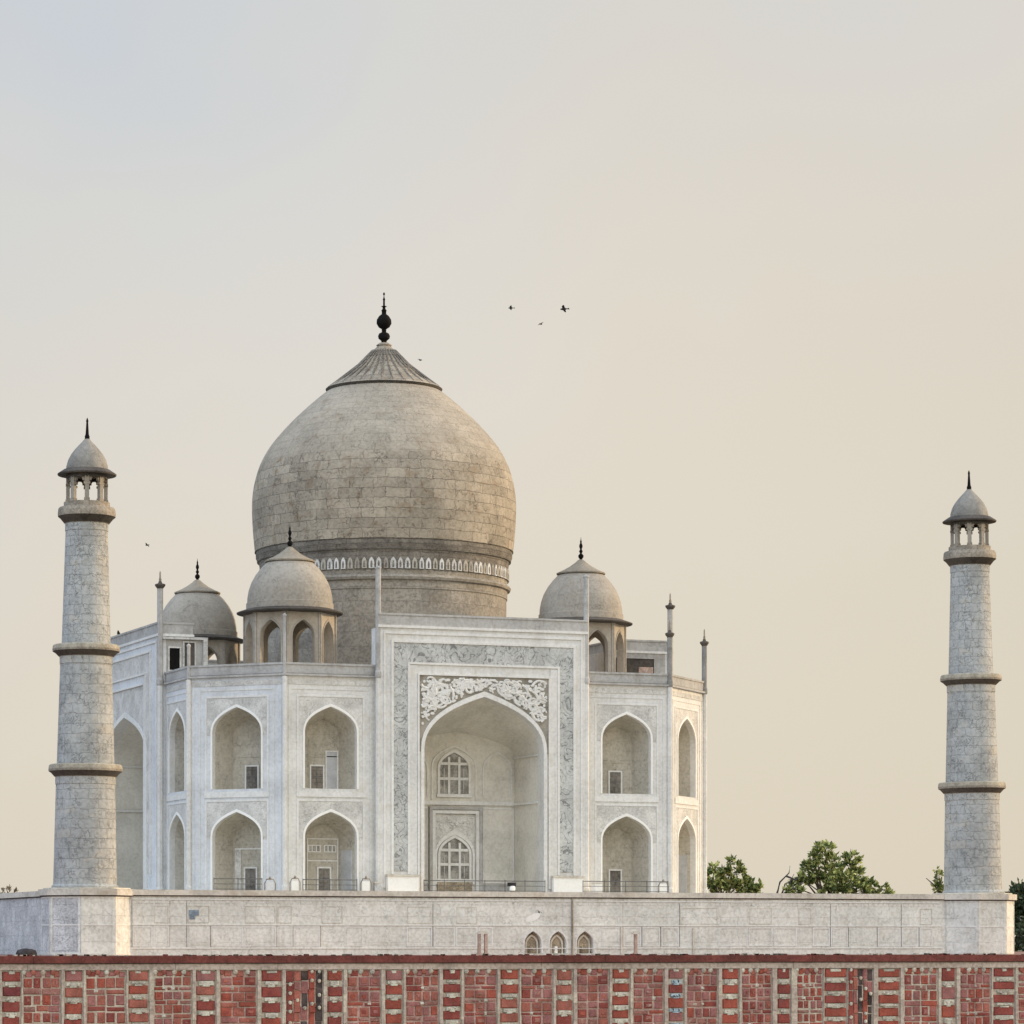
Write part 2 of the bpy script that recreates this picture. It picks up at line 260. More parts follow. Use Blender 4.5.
# ------------------------------------------------------------------ mesh builder
class MB:
    def __init__(s): s.v = []; s.f = []; s.m = []; s.uv = []; s.sm = []; s.mats = []
    def mi(s, key):
        if key not in s.mats: s.mats.append(key)
        return s.mats.index(key)
    def face(s, pts, key, uv=None, smooth=False):
        i0 = len(s.v); pts = [Vector(p) for p in pts]; s.v += pts
        s.f.append(list(range(i0, i0+len(pts)))); s.m.append(s.mi(key)); s.sm.append(smooth)
        if uv is None:
            nrm = Vector((0, 0, 0))
            for a, b in zip(pts, pts[1:] + pts[:1]): nrm += Vector(((a.y-b.y)*(a.z+b.z), (a.z-b.z)*(a.x+b.x), (a.x-b.x)*(a.y+b.y)))
            if nrm.length < 1e-12: nrm = Vector((0, 0, 1))
            nrm.normalize()
            if abs(nrm.z) > 0.8: uv = [(p.x, p.y) for p in pts]
            else:
                t = Vector((0, 0, 1)).cross(nrm).normalized(); uv = [(p.dot(t), p.z) for p in pts]
        s.uv.append(uv)
    def box(s, a, b, key, F=None, skip=()):
        (x0, y0, z0), (x1, y1, z1) = a, b
        x0, x1 = min(x0, x1), max(x0, x1); y0, y1 = min(y0, y1), max(y0, y1); z0, z1 = min(z0, z1), max(z0, z1)
        P = [(x0,y0,z0),(x1,y0,z0),(x1,y1,z0),(x0,y1,z0),(x0,y0,z1),(x1,y0,z1),(x1,y1,z1),(x0,y1,z1)]
        if F: P = [F(*p) for p in P]
        for k, q in enumerate(((0,3,2,1),(4,5,6,7),(0,1,5,4),(1,2,6,5),(2,3,7,6),(3,0,4,7))):
            if k not in skip: s.face([P[i] for i in q], key)
    def lathe(s, c, prof, seg, key, rot=0.0, smooth=True, a0=0, a1=2*PI, flat=False):
        full = abs(a1-a0-2*PI) < 1e-6
        for i in range(seg):
            t0 = a0+(a1-a0)*i/seg+rot; t1 = a0+(a1-a0)*(i+1)/seg+rot
            ln = 0.0
            for j in range(len(prof)-1):
                r0, z0 = prof[j][:2]; r1, z1 = prof[j+1][:2]
                k = prof[j][2] if len(prof[j]) > 2 else key
                d = math.hypot(r1-r0, z1-z0)
                R = max(r0, r1, 0.01)
                rr = s.uvr if hasattr(s, 'uvr') else R
                P = [(c[0]+r0*math.cos(t0), c[1]+r0*math.sin(t0), c[2]+z0), (c[0]+r0*math.cos(t1), c[1]+r0*math.sin(t1), c[2]+z0),
                     (c[0]+r1*math.cos(t1), c[1]+r1*math.sin(t1), c[2]+z1), (c[0]+r1*math.cos(t0), c[1]+r1*math.sin(t0), c[2]+z1)]
                U = [(rr*(t0-rot), ln), (rr*(t1-rot), ln), (rr*(t1-rot), ln+d), (rr*(t0-rot), ln+d)]
                if r0 < 1e-6: P = [P[0], P[2], P[3]]; U = [U[0], U[2], U[3]]
                elif r1 < 1e-6: P = P[:3]; U = U[:3]
                s.face(P, k, U, smooth); ln += d
    def prism(s, poly, z0, z1, key, bottom=True):
        P0 = [(x, y, z0) for x, y in poly]; P1 = [(x, y, z1) for x, y in poly]; n = len(poly)
        for i in range(n): s.face([P0[i], P0[(i+1) % n], P1[(i+1) % n], P1[i]], key)
        s.face(P1, key)
        if bottom: s.face(P0[::-1], key)
    def tube(s, pts, r, key, seg=6, r2=None, smooth=True):
        pts = [Vector(p) for p in pts]; n = len(pts); rings = []
        for i, p in enumerate(pts):
            d = (pts[min(i+1, n-1)] - pts[max(i-1, 0)]).normalized()
            a = d.cross(Vector((0, 0, 1)) if abs(d.z) < 0.9 else Vector((1, 0, 0))).normalized(); b = d.cross(a)
            rr = r if r2 is None else r+(r2-r)*i/(n-1)
            rings.append([p + a*rr*math.cos(2*PI*k/seg) + b*rr*math.sin(2*PI*k/seg) for k in range(seg)])
        for i in range(n-1):
            for k in range(seg):
                s.face([rings[i][k], rings[i][(k+1) % seg], rings[i+1][(k+1) % seg], rings[i+1][k]], key, None, smooth)
        s.face(rings[0][::-1], key); s.face(rings[-1], key)
    def poly2(s, loops, F, w, key):
        """flat polygon with holes given in (u,v), at depth w in frame F"""
        vs = [[Vector((p[0], p[1], 0)) for p in lp] for lp in loops]
        flat = [p for lp in loops for p in lp]
        for tri in tessellate_polygon(vs):
            a, b, c = (flat[i] for i in tri)
            ar = (b[0]-a[0])*(c[1]-a[1])-(c[0]-a[0])*(b[1]-a[1])
            if abs(ar) < 1e-9: continue
            if ar < 0: b, c = c, b
            s.face([F(a[0], w, a[1]), F(b[0], w, b[1]), F(c[0], w, c[1])], key)
    def build(s, name, parent=None, weld=True):
        me = bpy.data.meshes.new(name); me.from_pydata([tuple(v) for v in s.v], [], s.f)
        for k in s.mats: me.materials.append(M[k])
        me.polygons.foreach_set('material_index', s.m); me.polygons.foreach_set('use_smooth', s.sm)
        ul = me.uv_layers.new(name='UVMap'); k = 0; flat = []
        for u in s.uv:
            for q in u: flat += [q[0], q[1]]
        ul.data.foreach_set('uv', flat)
        if weld:
            import bmesh
            bm = bmesh.new(); bm.from_mesh(me); bmesh.ops.remove_doubles(bm, verts=bm.verts, dist=0.0008); bm.to_mesh(me); bm.free()
        if any(s.sm) and not all(s.sm) or any(s.sm): 
            try: me.set_sharp_from_angle(angle=math.radians(38))
            except Exception: pass
        o = bpy.data.objects.new(name, me); COL.objects.link(o)
        if parent: o.parent = parent
        return o

def tag(o, label=None, cat=None, group=None, kind=None):
    if label: o['label'] = label
    if cat: o['category'] = cat
    if group: o['group'] = group
    if kind: o['kind'] = kind
    return o
def empty(name, loc, label=None, cat=None, group=None, parent=None):
    o = bpy.data.objects.new(name, None); COL.objects.link(o); o.location = loc; o.empty_display_size = 1
    if parent: o.parent = parent
    return tag(o, label, cat, group)
def XA(px, Y):
    u = (px-CX)/FPX; return (u*(DIST+Y*C)+Y*S)/(C-u*S)
def ZA(py, X, Y): return (HOR-py)*(DIST+X*S+Y*C)/FPX-EYE
def at_depth(px, py, d):
    """world point seen at pixel px,py at distance d along the view axis (used to survey far things)"""
    rx = (px-CX)/FPX*d; k = d-DIST
    return Vector((rx*C + k*S, -rx*S + k*C, (HOR-py)/FPX*d-EYE))

def frame(ox, oy, ang):
    """local frame of a wall: u to the right as seen from outside, w outward, v up; ang = direction of outward normal"""
    nx, ny = math.cos(ang), math.sin(ang); ux, uy = -ny, nx
    def F(u, w, v): return Vector((ox+ux*u+nx*w, oy+uy*u+ny*w, v))
    return F
def arch(hw, z0, zs, za, n=9, uc=0.0):
    h = za-zs; P0, P1, P2, P3 = (-hw, zs), (-hw, zs+.52*h), (-hw*.52, zs+.80*h), (0, za)
    cur = []
    for i in range(n+1):
        t = i/n; a = (1-t)**3; b = 3*(1-t)**2*t; c = 3*(1-t)*t*t; d = t**3
        cur.append((a*P0[0]+b*P1[0]+c*P2[0]+d*P3[0], a*P0[1]+b*P1[1]+c*P2[1]+d*P3[1]))
    left = [(-hw, z0)] + cur
    pts = left + [(-x, z) for x, z in left[::-1][1:]]
    return [(x+uc, z) for x, z in pts]       # clockwise seen from outside, open at the bottom
def loft(mb, F, A, wa, B, wb, key, floor=True):
    for i in range(len(A)-1):
        mb.face([F(A[i][0], wa, A[i][1]), F(B[i][0], wb, B[i][1]), F(B[i+1][0], wb, B[i+1][1]), F(A[i+1][0], wa, A[i+1][1])], key)
    if floor:
        mb.face([F(A[0][0], wa, A[0][1]), F(A[-1][0], wa, A[-1][1]), F(B[-1][0], wb, B[-1][1]), F(B[0][0], wb, B[0][1])], key)
def band(mb, F, A, Bo, w0, w1, key):
    """raised strip between outline A (inner) and Bo (outer), from w0 (wall) out to w1"""
    for i in range(len(A)-1):
        mb.face([F(A[i][0], w1, A[i][1]), F(A[i+1][0], w1, A[i+1][1]), F(Bo[i+1][0], w1, Bo[i+1][1]), F(Bo[i][0], w1, Bo[i][1])], key)
        mb.face([F(Bo[i][0], w1, Bo[i][1]), F(Bo[i+1][0], w1, Bo[i+1][1]), F(Bo[i+1][0], w0, Bo[i+1][1]), F(Bo[i][0], w0, Bo[i][1])], key)
        mb.face([F(A[i][0], w0, A[i][1]), F(A[i+1][0], w0, A[i+1][1]), F(A[i+1][0], w1, A[i+1][1]), F(A[i][0], w1, A[i][1])], key)
def rframe(mb, F, u0, u1, v0, v1, t, w, key, bottom=True, w0=0.0):
    mb.box((u0, w0, v0), (u0+t, w, v1), key, F); mb.box((u1-t, w0, v0), (u1, w, v1), key, F)
    mb.box((u0+t, w0, v1-t), (u1-t, w, v1), key, F)
    if bottom: mb.box((u0+t, w0, v0), (u1-t, w, v0+t), key, F)

# ------------------------------------------------------------------ ground, river
g = MB()
for (y0, z0, y1, z1, k) in ((-900, -13.5, -61.2, -13.5, 'sand'), (-61.2, -6.02, 5000, -6.02, 'grass')):
    g.face([(-4000, y0, z0), (4000, y0, z0), (4000, y1, z1), (-4000, y1, z1)], k)
g.face([(-4000, -61.2, -13.5), (4000, -61.2, -13.5), (4000, -61.2, -6.02), (-4000, -61.2, -6.02)], 'sand')
g.face([(-4000, -3000, -13.5), (4000, -3000, -13.5), (4000, -900, -13.5), (-4000, -900, -13.5)], 'sand')
tag(g.build('ground'), kind='structure')
g = MB(); g.face([(-3900, -410, -13.3), (3900, -410, -13.3), (3900, -85, -13.3), (-3900, -85, -13.3)], 'water')
tag(g.build('river'), kind='structure')
g = MB(); g.face([(-110, -61.15, -6.012), (130, -61.15, -6.012), (130, 62, -6.012), (-110, 62, -6.012)], 'terrace')
tag(g.build('terrace_paving'), kind='structure')

# ------------------------------------------------------------------ plinth
PL = 47.6; BC = 45.7; BR = 3.86; PH = -6.0
plinth = empty('marble_plinth', (0, 0, PH), 'wide pale marble plinth with a projecting cornice, carrying the domed mausoleum', 'plinth')
mb = MB()
FF = frame(0, -PL, -PI/2)    # front: u = +x
arc_x = [-2.36, 0.23, 3.04]
loops = [[(-PL, PH), (PL, PH), (PL, -.5), (-PL, -.5)]]
mb_holes = []
for ax in arc_x:
    A = arch(0.86, PH+.12, -4.9, -3.75, 6, ax); loops.append(A)
mb.poly2(loops, FF, 0, 'plinth')
for ax in arc_x:
    A = arch(0.86, PH+.12, -4.9, -3.75, 6, ax); loft(mb, FF, A, 0, A, -.45, 'trim')
for a in (0, PI/2, PI):   # the other three sides
    F = frame(PL*math.cos(a), PL*math.sin(a), a)
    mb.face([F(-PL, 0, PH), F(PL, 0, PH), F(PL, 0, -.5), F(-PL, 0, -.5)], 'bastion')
mb.build('wall', None).parent = plinth
for o in plinth.children: o.location = (0, 0, -PH)
def padd(m, name, parent=plinth, off=(0, 0, -PH)):
    o = m.build(name, parent); o.location = off; return o
# recessed brown arches
for ax in arc_x:
    m = MB(); m.poly2([arch(0.86, PH+.12, -4.9, -3.75, 6, ax)], FF, -.44, 'brownniche')
    A = arch(0.52, PH+.12, -5.1, -4.25, 6, ax); Bo = arch(0.66, PH+.12, -5.0, -4.05, 6, ax)
    band(m, FF, A, Bo, -.44, -.3, 'cornice')
    m.box((ax-.25, -.43, PH+.15), (ax+.05, -.2, PH+.8), 'brownniche' if ax != arc_x[1] else 'white', FF)
    B1 = arch(0.87, PH+.12, -4.9, -3.74, 6, ax); B2 = arch(1.0, PH+.12, -4.85, -3.55, 6, ax)
    band(m, FF, B1, B2, 0.003, .05, 'trim')
    padd(m, 'arched_niche')
# surface panels
m = MB(); rnd = random.Random(4)
x = -42.0
while x < 41.5:
    wd = rnd.choice([1.6, 2.0, 2.3, 2.7, 3.2, 4.2]); x1 = min(x+wd, 41.9)
    if not any(x-.2 < ax+1.1 and x1+.2 > ax-1.1 for ax in arc_x) and x1-x > 1:
        t = rnd.choice([.03, .045, .06])
        if rnd.random() < .75: rframe(m, FF, x+.07, x1-.07, -5.2, -3.35, .12, t, 'trim', w0=0.004)
        if rnd.random() < .45: m.box((x+.25, 0.003, -5.05), (x1-.25, .025, -3.5), 'bastion' if rnd.random() < .15 else 'plinth', FF)
        if rnd.random() < .6: m.box((x, .003, -5.25), (x+.05, .03, -1.0 if rnd.random() < .5 else -3.3), rnd.choice(['balcony', 'greystone', 'cornice']), FF)
        if rnd.random() < .4: rframe(m, FF, x+.12, x1-.12, -3.05, -1.45, .07, .03, 'cornice', w0=.004)
    x = x1
for zz, hh in ((-3.25, .09), (-5.42, .07)):
    xx = -42
    while xx < 41.9:
        x2 = min(xx+rnd.uniform(4, 9), 41.95); m.box((xx+.02, .003, zz), (x2-.03, .07, zz+hh), 'trim', FF); xx = x2
for i in range(150):      # scalloped moulding under the cornice
    xx = -42+i*.56; m.box((xx+.06, .003, -1.25), (xx+.46, .03, -.95), 'plinth', FF)
m.box((-42, .003, -.93), (41.95, .08, -.83), 'trim', FF)
padd(m, 'panel_moulding')
m = MB(); m.tube([(1.68, -PL-.12, PH), (1.68, -PL-.12, -.6)], .09, 'balcony'); padd(m, 'drain_pipe')
for px, top in ((693, -3.4), (621, -3.3)):
    m = MB(); X = XA(px, -PL); m.tube([(X, -PL-.1, PH), (X, -PL-.1, top)], .085, 'cornice'); padd(m, 'drain_pipe')
m = MB(); X = XA(194, -PL)
m.box((X-.5, .01, -2.35), (X+.45, .06, -1.85), 'bluepatch', FF); m.box((X-.45, .01, -2.7), (X+.1, .05, -2.36), 'bluepatch', FF); padd(m, 'blue_patch')
m = MB(); X = XA(534, -PL)
m.poly2([[(X+.75*math.cos(k*PI/8)-.1, -2.45+.34*math.sin(k*PI/8)+.25*math.cos(k*PI/8)) for k in range(16)]], FF, .012, 'white'); padd(m, 'plaster_patch')
# corner bastions
def octo(cx, cy, r, rot=PI/8):
    R = r/math.cos(PI/8); return [(cx+R*math.cos(rot+k*PI/4), cy+R*math.sin(rot+k*PI/4)) for k in range(8)]
for sx in (-1, 1):
    for sy in (-1, 1):
        BC = 45.7 if sx < 0 else 46.2; m = MB(); pts_ = octo(sx*BC, sy*BC, BR)
        for k in range(8):
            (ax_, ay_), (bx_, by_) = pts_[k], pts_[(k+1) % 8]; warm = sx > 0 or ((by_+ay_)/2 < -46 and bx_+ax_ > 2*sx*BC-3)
            m.face([(ax_, ay_, PH), (bx_, by_, PH), (bx_, by_, -.5), (ax_, ay_, -.5)], 'plinth' if warm else 'bastion')  # cooler copy paints skylit shade on the left bastions' other faces

        cx, cy = sx*BC, sy*BC
        for k in range(8):       # corner strips and plain recess frames
            Fk = frame(cx+BR*math.cos(k*PI/4), cy+BR*math.sin(k*PI/4), k*PI/4)
            h = BR*math.tan(PI/8)
            rframe(m, Fk, -h+.05, h-.05, PH+.05, -.6, .22, .035, 'plinth', w0=.003)
            m.box((-h+.1, .003, -3.3), (h-.1, .04, -3.18), 'trim', Fk)
        padd(m, 'bastion')
        m = MB(); m.prism(octo(cx, cy, BR+.28), -.55, 0.02, 'cornice'); m.prism(octo(cx, cy, BR+.12), -.66, -.55, 'eave'); m.prism(octo(cx, cy, BR-.15), 0.02, 0.14, 'cornice')  # dark middle course paints the shadow line below the cornice
        padd(m, 'bastion_cornice')
m = MB()
q = PL+.25; m.prism([(-q, -q), (q, -q), (q, q), (-q, q)], -.5, 0, 'cornice')
q = PL+.11; m.prism([(-q, -q), (q, -q), (q, q), (-q, q)], -.60, -.5, 'eave')  # thin dark course painting the cornice's shadow line
padd(m, 'cornice')

# ------------------------------------------------------------------ mausoleum
B_, P_, HP, ZB, ZP = 28.45, 20.87, 11.3, 22.9, 28.05
mau = empty('domed_mausoleum', (0, 0, 0), 'great white marble mausoleum with bulbous central dome and tall arched portals, on the plinth', 'mausoleum')
def door(F, u, v0, wd, ht, w, dark='pane', parent=mau, name='door'):
    m = MB(); rframe(m, F, u-wd/2-.16, u+wd/2+.16, v0, v0+ht+.16, .16, w+.14, 'trim', bottom=False, w0=w)
    o = m.build(name, parent)
    m = MB(); m.box((u-wd/2, w+.005, v0), (u+wd/2, w+.05, v0+ht), dark, F)
    m.box((u-.03, w+.05, v0), (u+.03, w+.08, v0+ht), 'rail', F); m.box((u-wd/2, w+.05, v0+ht*.55), (u+wd/2, w+.075, v0+ht*.6), 'rail', F)
    m.build('door_leaf', o)
    return o
def lattice(F, u0, u1, v0, v1, w, nc, nr, name='window', parent=mau):
    m = MB(); rframe(m, F, u0, u1, v0, v1, .1, w+.1, 'trim', w0=w)
    for i in range(1, nc): x = u0+(u1-u0)*i/nc; m.box((x-.05, w, v0+.1), (x+.05, w+.09, v1-.1), 'trim', F)
    for i in range(1, nr): z = v0+(v1-v0)*i/nr; m.box((u0+.1, w, z-.04), (u1-.1, w+.08, z+.04), 'trim', F)
    o = m.build(name, parent); m = MB(); m.box((u0+.05, w+.004, v0+.05), (u1-.05, w+.03, v1-.05), 'pane', F); m.build('pane', o)
    return o
def bay(u0, u1, F, mkey, detail, variant):
    """one two-storey bay between u0 and u1 of wall frame F"""
    uc = (u0+u1)/2; hwid = (u1-u0)/2; hw = 2.72
    m = MB()
    lo = arch(hw, .25, 5.7, 8.15, 9, uc); hi = arch(hw, 10.45, 16.1, 18.6, 9, uc)
    m.poly2([[(u0, 0), (u1, 0), (u1, 21.6), (u0, 21.6)], lo, hi], F, 0, mkey)
    for A, z0, zs, za in ((lo, .25, 5.7, 8.15), (hi, 10.45, 16.1, 18.6)):
        A1 = A; loft(m, F, A, 0, A1, -.55, 'trim')
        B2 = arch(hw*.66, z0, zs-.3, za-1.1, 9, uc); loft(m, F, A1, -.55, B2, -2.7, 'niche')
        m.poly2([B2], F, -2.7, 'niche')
        # arch moulding
        band(m, F, arch(hw+.02, z0, zs, za+.02, 9, uc), arch(hw+.2, z0, zs+.02, za+.3, 9, uc), .003, .1, 'white')
        # thin rib on the back wall and string course
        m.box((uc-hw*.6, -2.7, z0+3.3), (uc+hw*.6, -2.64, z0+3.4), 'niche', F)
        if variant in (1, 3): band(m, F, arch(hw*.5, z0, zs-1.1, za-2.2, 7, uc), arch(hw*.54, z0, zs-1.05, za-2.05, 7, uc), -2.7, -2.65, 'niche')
    m.build('facade_wall', mau)
    # carved spandrel panels
    for z0, zs, za, zt in ((.25, 5.7, 8.15, 9.15), (10.45, 16.1, 18.6, 19.5)):
        m = MB(); o = arch(hw+.21, zs-.3, zs, za+.31, 9, uc)
        m.poly2([[(uc-hw-.62, zs-.3)] + o + [(uc+hw+.62, zs-.3), (uc+hw+.62, zt), (uc-hw-.62, zt)]], F, .02, 'inset')
        m.build('spandrel_panel', mau)
    m = MB()
    rframe(m, F, uc-hw-.85, uc+hw+.85, .25, 9.4, .2, .06, 'trim', bottom=False, w0=.003)
    rframe(m, F, uc-hw-.85, uc+hw+.85, 10.2, 19.75, .2, .06, 'trim', bottom=False, w0=.003)
    rframe(m, F, uc-hw-1.5, uc+hw+1.5, .25, 20.4, .14, .045, 'marble', bottom=False, w0=.003)
    m.box((uc-hw-.9, .003, 9.62), (uc+hw+.9, .1, 10.18), 'trim', F)
    m.box((u0, .003, 0), (u1, .16, .24), 'trim', F)
    m.box((u0+.3, .003, 20.75), (u1-.3, .05, 21.25), 'inset', F)
    for uu in (u0+.35, u1-.35-.28): m.box((uu, .003, .25), (uu+.28, .04, 20.7), mkey, F)
    m.build('frame_moulding', mau)
    if detail:
        door(F, uc-(.55 if variant in (1, 3) else -.35 if variant == 2 else .1), 10.45, 1.25, 2.35, -2.7, 'dark'); door(F, uc-.1 + (.3 if variant else 0), .3, 1.2, 2.3, -2.7, 'dark')
        if variant in (1, 3):
            lattice(F, uc-1.5, uc-.15, 4.2, 4.95, -2.7, 3, 1); lattice(F, uc+.2, uc+1.5, 4.2, 4.95, -2.7, 3, 1)
            # pale tall door beside the dark one
            m = MB(); rframe(m, F, uc+.35, uc+1.7, 10.45, 14.4, .12, -2.58, 'trim', bottom=False, w0=-2.7); o = m.build('door', mau)
            m = MB(); m.box((uc+.47, -2.695, 10.46), (uc+1.58, -2.64, 14.28), 'bluewood', F); m.build('door_leaf', o)
            m = MB(); rframe(m, F, uc-1.6, uc+1.7, .3, 5.6, .1, -2.6, 'trim', bottom=False, w0=-2.69); m.box((uc-1.5, -2.69, 3.3), (uc+1.6, -2.62, 3.42), 'trim', F); m.build('niche_panel', mau)
            Fs2 = lambda u, w, v: F(uc+hw-.12-.42*u-w*.9, -.75-u-w*.4, v)
            m = MB(); m.box((.1, -.02, .35), (1.5, .1, 4.4), 'bluewood', Fs2); m.build('side_panel', mau)
        if variant == 2:
            m = MB(); m.box((uc-1.6, -2.69, 4.5), (uc+1.6, -2.6, 4.65), 'trim', F); m.box((uc-1.6, -2.69, .35), (uc-.9, -2.62, 4.5), 'inset', F); m.build('dado_panel', mau)
def parapet(u0, u1, F, mkey='coping'):
    m = MB(); m.box((u0, -.7, 21.6), (u1, .30, 21.8), 'coping', F); m.box((u0, -.6, 21.8), (u1, .2, 21.85), 'eave', F); m.box((u0, -.55, 21.85), (u1, .08, ZB-.2), mkey, F)  # thin dark course paints a shadow line into the parapet
    m.box((u0, -.65, ZB-.2), (u1, .17, ZB), mkey, F)
    m.build('parapet', mau)

def pinnacle(x, y, top, r=.36, z0=0.0, key='coping', cap=True, low='marble'):
    m = MB(); r0_ = r; r = r*.8 if top < 30 else r; key = 'greystone' if top < 30 and x > 0 else key
    prof = [(r*1.35, z0), (r*1.35, z0+.7), (r, z0+.9), (r, 21.5)]
    m.lathe((x, y, 0), prof, 8, low, PI/8, smooth=False)
    if not cap and top < 30: r = r*.62
    m.lathe((x, y, 0), [(r, 21.5), (r*1.25, 21.7), (r*1.25, 22.1), (r, 22.3), (r, top-1.75)], 8, key, PI/8, smooth=False)
    if cap: m.lathe((x, y, 0), [(r, top-1.75), (r*1.75, top-1.45), (r*1.75, top-1.3), (r*.7, top-1.2), (r*.5, top-1.0), (0, top-1.0)], 8, 'eave', PI/8, smooth=False)
    else: m.lathe((x, y, 0), [(r, top-1.75), (r, top-.25), (r*1.2, top-.15), (r*1.2, top), (0, top+.15)], 8, key, PI/8, smooth=False)
    o = m.build('pinnacle', mau)
    if cap:
        m = MB(); m.lathe((x, y, 0), [(r*.3, top-1.05), (r*.5, top-.85), (r*.3, top-.6), (r*.28, top-.1), (0, top+.1)], 8, 'balcony'); m.build('finial', o)

def scrolls(m, F, ok, w, u0, u1, v0, v1, n, seed, s=1.0):
    rd = random.Random(seed)
    for i in range(n):
        for tries in range(30):
            u, v = rd.uniform(u0, u1), rd.uniform(v0, v1)
            if ok(u, v): break
        else: continue
        r0 = rd.uniform(.4, 1.25)*s; sg = rd.choice((-1, 1)); a = rd.uniform(0, 6.28); pts = []
        for k in range(14):
            t = k/13; rr = r0*(1-.8*t); q = (u+rr*math.cos(a+sg*t*3.9), v+rr*math.sin(a+sg*t*3.9))
            if ok(*q): pts.append(q)
            else: break
        if len(pts) > 3: w2 = w+rd.uniform(-.02, .03); m.tube([F(p[0], w2, p[1]) for p in pts], .15*s, 'trim', 5, .09*s)
        for k in range(2):
            a2 = rd.uniform(0, 6.28); q = (u+r0*math.cos(a2), v+r0*math.sin(a2))
            if ok(*q):
                cpt = [(q[0]+.26*s*math.cos(t)*(1 if k else .6), q[1]+.16*s*math.sin(t)) for t in [j*PI/3 for j in range(6)]]
                if all(ok(*c_) for c_ in cpt): 
                    m.poly2([cpt], F, w+rd.uniform(.05, .13), 'trim')

